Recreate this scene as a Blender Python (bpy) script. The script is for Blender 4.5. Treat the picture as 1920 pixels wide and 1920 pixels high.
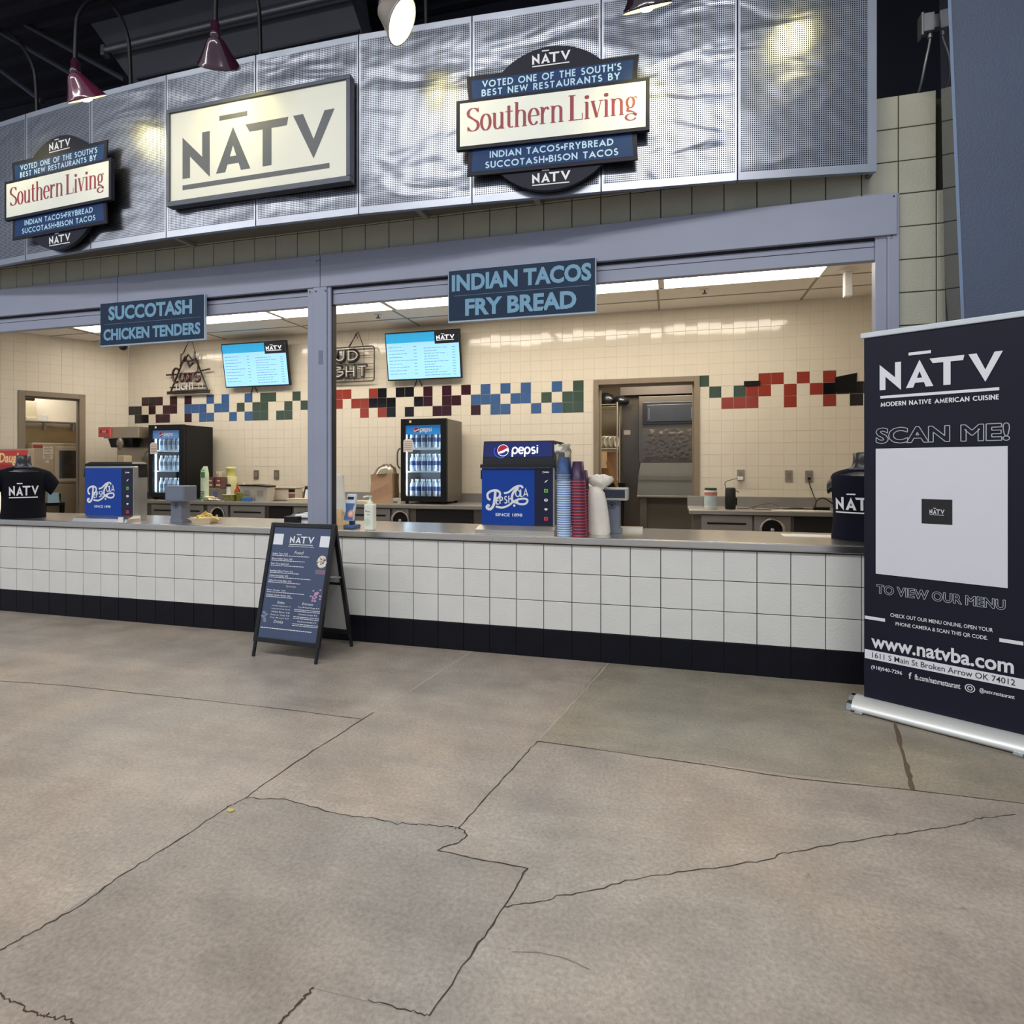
import bpy, bmesh, math, random
from mathutils import Matrix, Vector
random.seed(7)
PI = math.pi
SC = bpy.context.scene
COL = SC.collection
for o in list(bpy.data.objects):
    bpy.data.objects.remove(o)

# ------------------------------------------------------------------ camera
CAMX, CAMY, CAMZ = 0.0, -4.137, 1.36
YAW = math.radians(15.26)
FPX, HOR = 1106.0, 877.0
cd = bpy.data.cameras.new('camera')
cam = bpy.data.objects.new('camera', cd)
COL.objects.link(cam)
cam.location = (CAMX, CAMY, CAMZ)
cam.rotation_euler = (PI / 2, 0, YAW)
cd.sensor_width = 36.0
cd.lens = 36.0 * FPX / 1920.0
cd.shift_y = (HOR - 960.0) / 1920.0
cd.clip_start = 0.05
SC.camera = cam

# ------------------------------------------------------------------ world, hall lamps, exposure
w = bpy.data.worlds.new('hall_ambient')
SC.world = w
w.use_nodes = True
w.node_tree.nodes['Background'].inputs[0].default_value = (0.80, 0.88, 1.0, 1)
w.node_tree.nodes['Background'].inputs[1].default_value = 0.42
SC.view_settings.view_transform = 'Standard'
SC.view_settings.look = 'None'
SC.view_settings.gamma = 1.0
SC.view_settings.exposure = 0.2
SC.view_settings.use_curve_mapping = False


def area_lamp(name, loc, sx, sy, watts, col, rot=(0, 0, 0)):
    l = bpy.data.lights.new(name, 'AREA')
    l.shape = 'RECTANGLE'
    l.size = sx
    l.size_y = sy
    l.energy = watts
    l.color = col
    o = bpy.data.objects.new(name, l)
    o.location = loc
    o.rotation_euler = rot
    COL.objects.link(o)
    return o


for lx, ly, lw_, ll in ((-11.5, -7.5, 180, 4.2), (-6.4, -5.2, 150, 4.2), (-2.0, -5.4, 170, 3.6), (1.2, -5.9, 160, 2.0)):
    area_lamp('hall_lamp', (lx, ly, 6.6), ll, 0.5, lw_, (1.0, 0.975, 0.94))
area_lamp('kitchen_lamp', (-0.2, 4.15, 2.9), 1.0, 0.4, 34, (1.0, 0.93, 0.82))
area_lamp('kitchen_lamp', (-10.0, 3.0, 2.9), 1.0, 0.4, 15, (1.0, 0.93, 0.82))


# ------------------------------------------------------------------ pixel helpers (1920 x 1920 frame -> world)
def _ray(px, py):
    a = (px - 960.0) / FPX
    b = (HOR - py) / FPX
    c, s = math.cos(YAW), math.sin(YAW)
    return (-s + a * c, c + a * s, b)


def at(px, py, Y):
    d = _ray(px, py)
    t = (Y - CAMY) / d[1]
    return Vector((t * d[0], Y, CAMZ + t * d[2]))


def flo(px, py, Z=0.0):
    d = _ray(px, py)
    t = (Z - CAMZ) / d[2]
    return Vector((t * d[0], CAMY + t * d[1], Z))


# ------------------------------------------------------------------ materials
def lin(c):
    return tuple(((x / 255.0) / 12.92 if x <= 10 else ((x / 255.0 + 0.055) / 1.055) ** 2.4) for x in c)


MATS = {}


def mat(name, rgb, rough=0.5, metal=0.0, var=0.05, scale=8.0, bump=0.0, bscale=40.0, emit=0.0, ecol=None, coat=0.0, spec=0.5, stretch=None):
    if name in MATS:
        return MATS[name]
    m = bpy.data.materials.new(name)
    m.use_nodes = True
    nt = m.node_tree
    N, L = nt.nodes, nt.links
    p = N['Principled BSDF']
    base = lin(rgb)
    tc = N.new('ShaderNodeTexCoord')
    src = tc.outputs['Object']
    if stretch:
        mp = N.new('ShaderNodeMapping')
        mp.inputs['Scale'].default_value = stretch
        L.new(src, mp.inputs[0])
        src = mp.outputs[0]
    nz = N.new('ShaderNodeTexNoise')
    nz.inputs['Scale'].default_value = scale
    nz.inputs['Detail'].default_value = 4
    L.new(src, nz.inputs['Vector'])
    r = N.new('ShaderNodeValToRGB')
    r.color_ramp.elements[0].position = 0.3
    r.color_ramp.elements[1].position = 0.7
    r.color_ramp.elements[0].color = tuple(max(0, x * (1 - var)) for x in base) + (1,)
    r.color_ramp.elements[1].color = tuple(min(1, x * (1 + var)) for x in base) + (1,)
    L.new(nz.outputs['Fac'], r.inputs[0])
    L.new(r.outputs[0], p.inputs['Base Color'])
    p.inputs['Roughness'].default_value = rough
    p.inputs['Metallic'].default_value = metal
    p.inputs['Coat Weight'].default_value = coat
    p.inputs['Specular IOR Level'].default_value = spec
    if bump > 0:
        n2 = N.new('ShaderNodeTexNoise')
        n2.inputs['Scale'].default_value = bscale
        n2.inputs['Detail'].default_value = 3
        L.new(src, n2.inputs['Vector'])
        b = N.new('ShaderNodeBump')
        b.inputs['Strength'].default_value = bump
        b.inputs['Distance'].default_value = 0.01
        L.new(n2.outputs['Fac'], b.inputs['Height'])
        L.new(b.outputs[0], p.inputs['Normal'])
    if emit > 0:
        p.inputs['Emission Color'].default_value = (lin(ecol) if ecol else base) + (1,)
        p.inputs['Emission Strength'].default_value = emit
    MATS[name] = m
    return m


def glass_mat(name, tint=(235, 242, 245), refl=0.10, rough=0.03):
    if name in MATS:
        return MATS[name]
    m = bpy.data.materials.new(name)
    m.use_nodes = True
    nt = m.node_tree
    N, L = nt.nodes, nt.links
    N.remove(N['Principled BSDF'])
    t = N.new('ShaderNodeBsdfTransparent')
    t.inputs[0].default_value = lin(tint) + (1,)
    g = N.new('ShaderNodeBsdfGlossy')
    g.inputs['Roughness'].default_value = rough
    fr = N.new('ShaderNodeFresnel')
    fr.inputs[0].default_value = 1.35
    mul = N.new('ShaderNodeMath')
    mul.operation = 'MULTIPLY_ADD'
    mul.inputs[1].default_value = 0.8
    mul.inputs[2].default_value = refl
    L.new(fr.outputs[0], mul.inputs[0])
    mx = N.new('ShaderNodeMixShader')
    L.new(mul.outputs[0], mx.inputs[0])
    L.new(t.outputs[0], mx.inputs[1])
    L.new(g.outputs[0], mx.inputs[2])
    L.new(mx.outputs[0], N['Material Output'].inputs[0])
    MATS[name] = m
    return m


def perf_mat(name):
    """thin brushed sheet with a square grid of punched holes"""
    m = bpy.data.materials.new(name)
    m.use_nodes = True
    nt = m.node_tree
    N, L = nt.nodes, nt.links
    p = N['Principled BSDF']
    tc = N.new('ShaderNodeTexCoord')
    sp = N.new('ShaderNodeSeparateXYZ')
    L.new(tc.outputs['Object'], sp.inputs[0])
    pitch, lo = 0.0126, 0.62

    def mth(op, a, b=None):
        n = N.new('ShaderNodeMath')
        n.operation = op
        for i, q in enumerate((a, b)):
            if q is None:
                continue
            if isinstance(q, (int, float)):
                n.inputs[i].default_value = q
            else:
                L.new(q, n.inputs[i])
        return n.outputs[0]
    hx = mth('LESS_THAN', mth('FRACT', mth('DIVIDE', mth('ADD', sp.outputs[0], 50.0), pitch)), lo)
    hz = mth('LESS_THAN', mth('FRACT', mth('DIVIDE', mth('ADD', sp.outputs[2], 50.0), pitch)), lo)
    hole = mth('MULTIPLY', hx, hz)
    p.inputs['Base Color'].default_value = lin((158, 163, 174)) + (1,)
    p.inputs['Metallic'].default_value = 1.0
    p.inputs['Roughness'].default_value = 0.30
    geo = N.new('ShaderNodeNewGeometry')
    mp = N.new('ShaderNodeMapping')
    mp.inputs['Scale'].default_value = (1.1, 1.1, 2.6)
    L.new(geo.outputs['Position'], mp.inputs[0])
    n2 = N.new('ShaderNodeTexNoise')
    n2.inputs['Scale'].default_value = 1.5
    n2.inputs['Detail'].default_value = 2.0
    n2.inputs['Distortion'].default_value = 0.8
    L.new(mp.outputs[0], n2.inputs['Vector'])
    b = N.new('ShaderNodeBump')
    b.inputs['Strength'].default_value = 0.5
    b.inputs['Distance'].default_value = 0.034
    L.new(n2.outputs['Fac'], b.inputs['Height'])
    L.new(b.outputs[0], p.inputs['Normal'])
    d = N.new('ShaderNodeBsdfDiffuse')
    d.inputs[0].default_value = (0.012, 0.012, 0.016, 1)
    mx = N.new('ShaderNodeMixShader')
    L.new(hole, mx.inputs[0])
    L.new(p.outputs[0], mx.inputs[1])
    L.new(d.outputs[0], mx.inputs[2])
    L.new(mx.outputs[0], N['Material Output'].inputs[0])
    MATS[name] = m
    return m


def concrete_mat(name, rgb, seed):
    m = bpy.data.materials.new(name)
    m.use_nodes = True
    nt = m.node_tree
    N, L = nt.nodes, nt.links
    p = N['Principled BSDF']
    tc = N.new('ShaderNodeTexCoord')
    mp = N.new('ShaderNodeMapping')
    mp.inputs['Location'].default_value = (seed, seed * .7, 0)
    L.new(tc.outputs['Object'], mp.inputs[0])

    def noise(scale, det, st=None):
        n = N.new('ShaderNodeTexNoise')
        n.inputs['Scale'].default_value = scale
        n.inputs['Detail'].default_value = det
        n.inputs['Roughness'].default_value = .62
        if st:
            q = N.new('ShaderNodeMapping')
            q.inputs['Scale'].default_value = st
            L.new(mp.outputs[0], q.inputs[0])
            L.new(q.outputs[0], n.inputs['Vector'])
        else:
            L.new(mp.outputs[0], n.inputs['Vector'])
        return n.outputs['Fac']

    def ramp(fac, p0, p1, c0, c1):
        r = N.new('ShaderNodeValToRGB')
        r.color_ramp.elements[0].position, r.color_ramp.elements[1].position = p0, p1
        r.color_ramp.elements[0].color, r.color_ramp.elements[1].color = c0 + (1,), c1 + (1,)
        L.new(fac, r.inputs[0])
        return r.outputs[0]

    def mul(a, b):
        x = N.new('ShaderNodeMix')
        x.data_type = 'RGBA'
        x.blend_type = 'MULTIPLY'
        x.inputs[0].default_value = 1.0
        L.new(a, x.inputs[6])
        L.new(b, x.inputs[7])
        return x.outputs[2]
    base = lin(rgb)
    warm = tuple(a * b for a, b in zip(base, (1.10, 1.0, 0.93)))
    cool = tuple(a * b for a, b in zip(base, (0.90, .93, .96)))
    c = ramp(noise(0.55, 5), .35, .65, cool, warm)
    c = mul(c, ramp(noise(3.2, 9), .3, .7, (.76, .76, .77), (1.14, 1.14, 1.13)))
    c = mul(c, ramp(noise(1.0, 6, (1.2, 7.0, 1)), .28, .62, (.88, .88, .88), (1.05, 1.05, 1.05)))
    c = mul(c, ramp(noise(70, 4), .3, .7, (.76, .76, .76), (1.18, 1.18, 1.18)))
    c = mul(c, ramp(noise(5.5, 7, (1.0, 2.2, 1)), .60, .78, (1, 1, 1), (1.22, 1.22, 1.21)))
    c = mul(c, ramp(noise(26, 4), .24, .34, (.62, .60, .58), (1, 1, 1)))
    L.new(c, p.inputs['Base Color'])
    rr = N.new('ShaderNodeMapRange')
    rr.inputs[3].default_value = .24
    rr.inputs[4].default_value = .52
    L.new(noise(1.6, 5), rr.inputs[0])
    L.new(rr.outputs[0], p.inputs['Roughness'])
    p.inputs['Specular IOR Level'].default_value = 0.45
    b = N.new('ShaderNodeBump')
    b.inputs['Strength'].default_value = .22
    b.inputs['Distance'].default_value = .006
    L.new(noise(38, 5), b.inputs['Height'])
    L.new(b.outputs[0], p.inputs['Normal'])
    MATS[name] = m
    return m


# ------------------------------------------------------------------ mesh builder
class MB:
    def __init__(self):
        self.v, self.f, self.mi, self.sm = [], [], [], []
        self.M = Matrix.Identity(4)
        self.k = 0
        self.lay = 0

    def up(self):
        self.lay += 1
        return (self.lay % 40) * 1e-5

    def add(self, verts, faces, smooth=False):
        n = len(self.v)
        self.v += [tuple(self.M @ Vector(p)) for p in verts]
        self.f += [tuple(n + i for i in q) for q in faces]
        self.mi += [self.k] * len(faces)
        self.sm += [smooth] * len(faces)
        return self

    def bm(self, b, smooth=False):
        b.verts.ensure_lookup_table()
        b.verts.index_update()
        self.add([v.co for v in b.verts], [[v.index for v in q.verts] for q in b.faces], smooth)
        b.free()
        return self

    def box(self, x0, x1, y0, y1, z0, z1, bev=0.0, seg=2):
        if bev <= 0:
            return self.add([(x0, y0, z0), (x1, y0, z0), (x1, y1, z0), (x0, y1, z0), (x0, y0, z1), (x1, y0, z1), (x1, y1, z1), (x0, y1, z1)],
                            [(3, 2, 1, 0), (4, 5, 6, 7), (0, 1, 5, 4), (1, 2, 6, 5), (2, 3, 7, 6), (3, 0, 4, 7)])
        b = bmesh.new()
        bmesh.ops.create_cube(b, size=1)
        for v in b.verts:
            v.co = Vector(((x0 + x1) / 2 + v.co.x * (x1 - x0), (y0 + y1) / 2 + v.co.y * (y1 - y0), (z0 + z1) / 2 + v.co.z * (z1 - z0)))
        bmesh.ops.bevel(b, geom=b.edges[:] + b.verts[:], offset=min(bev, .49 * min(x1 - x0, y1 - y0, z1 - z0)), segments=seg, affect='EDGES', profile=.5)
        return self.bm(b, False)

    def lathe(self, prof, seg=20, c=(0, 0, 0), sx=1, sy=1, smooth=True, cap=True):
        V, F = [], []
        for r, z in prof:
            for i in range(seg):
                a = 2 * PI * i / seg
                V.append((c[0] + r * sx * math.cos(a), c[1] + r * sy * math.sin(a), c[2] + z))
        for j in range(len(prof) - 1):
            for i in range(seg):
                i2 = (i + 1) % seg
                F.append((j * seg + i, j * seg + i2, (j + 1) * seg + i2, (j + 1) * seg + i))
        self.add(V, F, smooth)
        if cap:
            n = len(prof) - 1
            self.add([V[i] for i in range(seg)], [tuple(reversed(range(seg)))])
            self.add([V[n * seg + i] for i in range(seg)], [tuple(range(seg))])
        return self

    def loft(self, rings, smooth=True, cap=True):
        n = len(rings[0])
        V = [p for r in rings for p in r]
        F = []
        for j in range(len(rings) - 1):
            for i in range(n):
                i2 = (i + 1) % n
                F.append((j * n + i, j * n + i2, (j + 1) * n + i2, (j + 1) * n + i))
        self.add(V, F, smooth)
        if cap:
            self.add(rings[0], [tuple(reversed(range(n)))])
            self.add(rings[-1], [tuple(range(n))])
        return self

    def tube(self, pts, r, seg=8, smooth=True):
        pts = [Vector(p) for p in pts]
        rings = []
        up = Vector((0, 0, 1))
        prev = None
        for i, p in enumerate(pts):
            t = (pts[min(i + 1, len(pts) - 1)] - pts[max(i - 1, 0)]).normalized()
            if prev is None:
                a = t.cross(up)
                if a.length < 1e-3:
                    a = t.cross(Vector((1, 0, 0)))
            else:
                a = prev - t * prev.dot(t)
            a.normalize()
            prev = a
            b = t.cross(a)
            rr = r[i] if isinstance(r, (list, tuple)) else r
            rings.append([p + a * rr * math.cos(2 * PI * k / seg) + b * rr * math.sin(2 * PI * k / seg) for k in range(seg)])
        return self.loft(rings, smooth)

    def prism(self, poly, y0, y1):
        """polygon in x,z (ccw seen from -y) extruded from y0 (front) to y1"""
        n = len(poly)
        V = [(x, y0, z) for x, z in poly] + [(x, y1, z) for x, z in poly]
        F = [tuple(range(n)), tuple(reversed(range(n, 2 * n)))]
        for i in range(n):
            j = (i + 1) % n
            F.append((j, i, n + i, n + j))
        return self.add(V, F)

    def flat(self, poly, y):
        y -= self.up()
        return self.add([(x, y, z) for x, z in poly], [tuple(range(len(poly)))])

    def rect(self, x0, x1, z0, z1, y):
        return self.flat([(x0, z0), (x1, z0), (x1, z1), (x0, z1)], y)

    def stroke(self, pts, w, y, contrast=None, closed=False):
        n = len(pts)
        if n < 2:
            return self
        P = [Vector((a, b)) for a, b in pts]
        L, R = [], []
        for i in range(n):
            if closed:
                a, b = P[(i - 1) % n], P[(i + 1) % n]
            else:
                a, b = P[max(i - 1, 0)], P[min(i + 1, n - 1)]
            d1 = (P[i] - a) if (P[i] - a).length > 1e-9 else (b - P[i])
            d2 = (b - P[i]) if (b - P[i]).length > 1e-9 else (P[i] - a)
            d1.normalize()
            d2.normalize()
            t = d1 + d2
            if t.length < 1e-6:
                t = d1
            t.normalize()
            nn = Vector((-t.y, t.x))
            cs = max(.45, abs(nn.dot(Vector((-d1.y, d1.x)))))
            h = w / 2
            if contrast:
                h = contrast / 2 + (w - contrast) / 2 * abs(t.y) ** 1.6
            L.append(P[i] + nn * h / cs)
            R.append(P[i] - nn * h / cs)
        V = [(q.x, y, q.y) for q in L] + [(q.x, y, q.y) for q in R]
        m = n if closed else n - 1
        e = self.up()
        V = [(a, b - e, c) for a, b, c in V]
        return self.add(V, [(i, n + i, n + (i + 1) % n, (i + 1) % n) for i in range(m)])

    def build(self, name, mats, parent=None, loc=None, rot=None):
        me = bpy.data.meshes.new(name)
        me.from_pydata(self.v, [], self.f)
        if not isinstance(mats, (list, tuple)):
            mats = [mats]
        for m in mats:
            me.materials.append(m)
        me.polygons.foreach_set('material_index', [min(i, len(mats) - 1) for i in self.mi])
        me.polygons.foreach_set('use_smooth', self.sm)
        me.update()
        o = bpy.data.objects.new(name, me)
        COL.objects.link(o)
        if parent is not None:
            o.parent = parent
        if loc is not None:
            o.location = loc
        if rot is not None:
            o.rotation_euler = rot
        return o


def thing(name, label, cat, loc=(0, 0, 0), rz=0.0, group=None, rx=0.0):
    o = bpy.data.objects.new(name, None)
    o.empty_display_size = .1
    COL.objects.link(o)
    o.location = loc
    o.rotation_euler = (rx, 0, rz)
    return tag(o, label, cat, group)


def tag(o, label, cat, group=None):
    o['label'] = label
    o['category'] = cat
    if group:
        o['group'] = group
    return o


def struct(o):
    if o.parent is None:
        o['kind'] = 'structure'
    return o


def dup(root, loc, label=None, rz=None, group=None):
    r = root.copy()
    COL.objects.link(r)
    r.location = loc
    if rz is not None:
        r.rotation_euler[2] = rz
    if label:
        r['label'] = label
    if group:
        r['group'] = group
    for ch in list(root.children):
        c = ch.copy()
        COL.objects.link(c)
        c.parent = r
        for g in list(ch.children):
            d = g.copy()
            COL.objects.link(d)
            d.parent = c
    return r


# ------------------------------------------------------------------ lettering
def arc(cx, cy, rx, ry, a0, a1, n=12):
    return [(cx + rx * math.cos(math.radians(a0 + (a1 - a0) * i / n)), cy + ry * math.sin(math.radians(a0 + (a1 - a0) * i / n))) for i in range(n + 1)]


DECO = {
    'A': (.84, [[(0, 0), (.42, 1), (.84, 0)], [(.13, .27), (.71, .27)]]),
    'B': (.60, [[(.06, 0), (.06, 1)], [(.06, .96), (.28, .96)] + arc(.28, .77, .21, .2, 90, -90, 8) + [(.06, .57)], [(.06, .55), (.3, .55)] + arc(.3, .29, .27, .25, 90, -90, 8) + [(.06, .04)]]),
    'C': (.82, [arc(.5, .5, .46, .46, 48, 312, 18)]),
    'D': (.80, [[(.06, 0), (.06, 1)], [(.06, .95), (.3, .95)] + arc(.3, .5, .45, .45, 90, -90, 12) + [(.06, .05)]]),
    'E': (.50, [[(.06, 0), (.06, 1)], [(.06, .95), (.5, .95)], [(.06, .53), (.46, .53)], [(.06, .05), (.5, .05)]]),
    'F': (.48, [[(.06, 0), (.06, 1)], [(.06, .95), (.5, .95)], [(.06, .52), (.44, .52)]]),
    'G': (.88, [arc(.5, .5, .46, .46, 48, 360, 18) + [(.55, .5)]]),
    'H': (.72, [[(.06, 0), (.06, 1)], [(.66, 0), (.66, 1)], [(.06, .5), (.66, .5)]]),
    'I': (.12, [[(.06, 0), (.06, 1)]]),
    'K': (.62, [[(.06, 0), (.06, 1)], [(.58, 1), (.1, .48)], [(.2, .58), (.62, 0)]]),
    'L': (.46, [[(.06, 0), (.06, 1)], [(.06, .05), (.46, .05)]]),
    'M': (.95, [[(.06, 0), (.14, 1), (.48, .2), (.82, 1), (.9, 0)]]),
    'N': (.76, [[(.06, 0), (.06, 1)], [(.06, .93), (.70, .07)], [(.70, 0), (.70, 1)]]),
    'O': (.98, [arc(.49, .5, .45, .45, 0, 360, 24)]),
    'P': (.56, [[(.06, 0), (.06, 1)], [(.06, .95), (.28, .95)] + arc(.28, .72, .24, .23, 90, -90, 10) + [(.06, .49)]]),
    'R': (.60, [[(.06, 0), (.06, 1)], [(.06, .95), (.28, .95)] + arc(.28, .72, .24, .23, 90, -90, 10) + [(.06, .49)], [(.28, .49), (.58, 0)]]),
    'S': (.54, [arc(.28, .74, .2, .21, 40, 250, 12) + arc(.26, .28, .23, .23, 75, -150, 12)]),
    'T': (.62, [[(.31, 0), (.31, 1)], [(0, .95), (.62, .95)]]),
    'U': (.70, [[(.06, 1), (.06, .33)] + arc(.35, .33, .29, .28, 180, 360, 12) + [(.64, 1)]]),
    'V': (.78, [[(.02, 1), (.39, .02), (.76, 1)]]),
    'W': (1.1, [[(.02, 1), (.28, .04), (.55, .85), (.82, .04), (1.08, 1)]]),
    'Y': (.70, [[(.02, 1), (.35, .46), (.68, 1)], [(.35, .46), (.35, 0)]]),
    'Z': (.6, [[(.03, .95), (.56, .95), (.04, .05), (.58, .05)]]),
    "'": (.12, [[(.06, 1), (.06, .75)]]),
    '*': (.22, [arc(.11, .45, .05, .05, 0, 360, 10)]),
    ' ': (.34, []),
}


def deco(mb, s, x0, x1, z0, z1, w, y, gap=.18, dot=None):
    cur, strokes = 0.0, []
    for ch in s:
        wd, st = DECO[ch]
        for p in st:
            strokes.append((ch, [(cur + a, b) for a, b in p]))
        cur += wd + gap
    tot = cur - gap
    kx, kz = (x1 - x0) / tot, (z1 - z0)
    r = w / kz

    def zz(b):
        if b < .05:
            return b / .05 * r / 2
        if b > .95:
            return 1 - r / 2 + (b - .95) / .05 * r / 2
        return r / 2 + (b - .05) / .9 * (1 - r)
    for ch, p in strokes:
        q = [(x0 + a * kx, z0 + zz(b) * kz) for a, b in p]
        if ch in 'AVWMNYZK':
            for i in range(1, len(p) - 1):
                if p[i][1] > .9:
                    q[i] = (q[i][0], z0 + (1 - 1.05 * r) * kz)
                elif p[i][1] < .1 and ch != 'Z':
                    q[i] = (q[i][0], z0 + 1.05 * r * kz)
        if ch == '*':
            cx, cz = sum(a for a, b in q) / len(q), sum(b for a, b in q) / len(q)
            mb.flat(arc(cx, cz, w * 1.1, w * 1.1, 0, 345, 14), y)
        else:
            cl = ch == 'O'
            mb.stroke(q[:-1] if cl else q, w, y, closed=cl)
    return mb


def logo(mb, x0, x1, z0, z1, y, under=True, macron=True, f=None):
    """N-macron-A-T-V wordmark; z0 is the baseline, z1 the cap line"""
    kx, kz = (x1 - x0) / 3.97, z1 - z0
    polys = [
        [(0, 0), (.21, 0), (.21, .66), (0, .96)], [(0, .96), (0, .70), (.76, -.05), (.76, .24)], [(.55, .2), (.76, -.05), (.76, 1), (.55, 1)],
        [(.93, 0), (1.18, 0), (1.39, .58), (1.39, 1)], [(1.60, 0), (1.85, 0), (1.39, 1), (1.39, .58)], [(1.14, .17), (1.64, .17), (1.58, .34), (1.20, .34)],
        [(1.83, .82), (2.79, .82), (2.83, 1), (1.72, 1)], [(2.17, 0), (2.40, 0), (2.40, .84), (2.17, .84)],
        [(3.46, 0), (3.46, .42), (3.2, 1), (2.95, 1)], [(3.46, 0), (3.97, 1), (3.73, 1), (3.46, .42)]]
    if macron:
        polys.append([(1.02, 1.19), (1.77, 1.19), (1.77, 1.30), (1.02, 1.30)])
    if under:
        polys += [[(.0 + i * .385, -.26), (.385 + i * .385, -.26), (.385 + i * .385, -.15), (i * .385, -.15)] for i in range(10)]
    for ii, p in enumerate(polys):
        q = [(x0 + a * kx, z0 + b * kz) for a, b in p]
        if f:
            mb.add([(a, f(a, b) - ii * 2e-5, b) for a, b in q], [tuple(range(len(q)))])
        else:
            mb.flat(q, y)
    return mb


_TC = {}


def text_geo(s, bold=0.0):
    key = (s, bold)
    if key not in _TC:
        c = bpy.data.curves.new('txt', 'FONT')
        c.body = s
        c.size = 1.0
        c.resolution_u = 3
        c.offset = bold
        o = bpy.data.objects.new('txt', c)
        me = bpy.data.meshes.new_from_object(o)
        V = [(v.co.x, v.co.y) for v in me.vertices]
        F = [tuple(p.vertices) for p in me.polygons]
        bpy.data.objects.remove(o)
        bpy.data.curves.remove(c)
        bpy.data.meshes.remove(me)
        _TC[key] = (V, F)
    return _TC[key]


def text(mb, s, x0, x1, z0, z1, y, bold=0.0, shear=0.0, outline=0.0):
    V, F = text_geo(s, bold)
    V = [(a + shear * b, b) for a, b in V]
    ax, bx = min(a for a, b in V), max(a for a, b in V)
    az, bz = min(b for a, b in V), max(b for a, b in V)
    Q = [(x0 + (a - ax) / (bx - ax) * (x1 - x0), z0 + (b - az) / max(1e-6, bz - az) * (z1 - z0)) for a, b in V]
    if outline:
        cnt = {}
        for f in F:
            for i in range(len(f)):
                e = (f[i], f[(i + 1) % len(f)])
                k = tuple(sorted(e))
                cnt[k] = cnt.get(k, 0) + 1
        for (i, j), c in cnt.items():
            if c == 1:
                mb.stroke([Q[i], Q[j]], outline, y)
        return mb
    return mb.add([(a, y, b) for a, b in Q], F)


def serif(mb, s, x0, x1, z0, z1, y):
    """high contrast condensed serif lettering; z0 baseline, z1 cap line"""
    th = .115
    G = {
        'S': (.56, [arc(.28, .76, .21, .21, 20, 180, 10) + [(.09, .66), (.28, .52), (.44, .40)] + arc(.27, .25, .22, .22, 20, -160, 10)], [(.49, .78, .49, .98), (.06, .03, .06, .24)], .13),
        'o': (.48, [arc(.24, .34, .18, .33, 0, 360, 22)], [], th),
        'u': (.54, [[(.12, .66), (.12, .2)] + arc(.25, .2, .13, .19, 180, 290, 8) + [(.42, .16)], [(.42, .66), (.42, 0)]], [(.03, .665, .14, .665), (.33, .665, .44, .665), (.42, .01, .52, .01)], th),
        't': (.36, [[(.16, .9), (.16, .14)] + arc(.26, .14, .1, .13, 180, 310, 6)], [(.02, .665, .32, .665)], th),
        'h': (.56, [[(.12, 1), (.12, 0)], [(.12, .45)] + arc(.28, .5, .15, .16, 150, 0, 8) + [(.43, 0)]], [(.02, .99, .14, .99), (.02, .01, .22, .01), (.34, .01, .53, .01)], th),
        'e': (.46, [arc(.24, .34, .18, .33, 5, 320, 20)], [(.08, .37, .42, .37)], th),
        'r': (.42, [[(.12, .66), (.12, 0)], [(.13, .42), (.2, .6), (.32, .65), (.36, .56)]], [(.02, .665, .14, .665), (.02, .01, .24, .01)], th),
        'n': (.56, [[(.12, .66), (.12, 0)], [(.12, .45)] + arc(.28, .5, .15, .16, 150, 0, 8) + [(.43, 0)]], [(.02, .665, .14, .665), (.02, .01, .22, .01), (.34, .01, .53, .01)], th),
        'L': (.62, [[(.16, 1), (.16, 0)]], [(.03, .99, .3, .99), (.03, .01, .56, .01), (.56, .0, .56, .26)], .14),
        'i': (.26, [[(.12, .66), (.12, 0)], arc(.12, .86, .035, .05, 0, 360, 10)], [(.03, .665, .14, .665), (.03, .01, .22, .01)], th),
        'v': (.48, [[(.08, .66), (.24, .02)]], [(.40, .66, .24, .02), (.01, .665, .18, .665), (.32, .665, .48, .665)], th),
        'g': (.50, [arc(.21, .45, .13, .21, 0, 360, 18), [(.12, .26), (.1, .14), (.3, .08), (.42, -.04)] + arc(.23, -.12, .19, .13, 20, 340, 14)], [(.3, .6, .42, .68), (.40, .66, .46, .58)], th * .9),
        ' ': (.14, [], [], th)}
    cur, items = 0.0, []
    for ch in s:
        wd, st, sf, t = G[ch]
        items.append((cur, st, sf, t))
        cur += wd
    kx, kz = (x1 - x0) / cur, z1 - z0
    for ox, st, sf, t in items:
        for p in st:
            mb.stroke([(x0 + (ox + a) * kx, z0 + b * kz) for a, b in p], t * kx, y, contrast=.028 * kx)
        for a, b, c_, d in sf:
            mb.stroke([(x0 + (ox + a) * kx, z0 + b * kz), (x0 + (ox + c_) * kx, z0 + d * kz)], .03 * kx, y)
    return mb


def smooth_pts(pts, n=5):
    P = [pts[0]] + list(pts) + [pts[-1]]
    out = []
    for i in range(1, len(P) - 2):
        a, b, c, d = P[i - 1], P[i], P[i + 1], P[i + 2]
        for k in range(n):
            t = k / n
            out.append(tuple(.5 * (2 * b[j] + (c[j] - a[j]) * t + (2 * a[j] - 5 * b[j] + 4 * c[j] - d[j]) * t * t + (3 * b[j] - a[j] - 3 * c[j] + d[j]) * t ** 3) for j in range(len(b))))
    out.append(tuple(pts[-1]))
    return out


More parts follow.
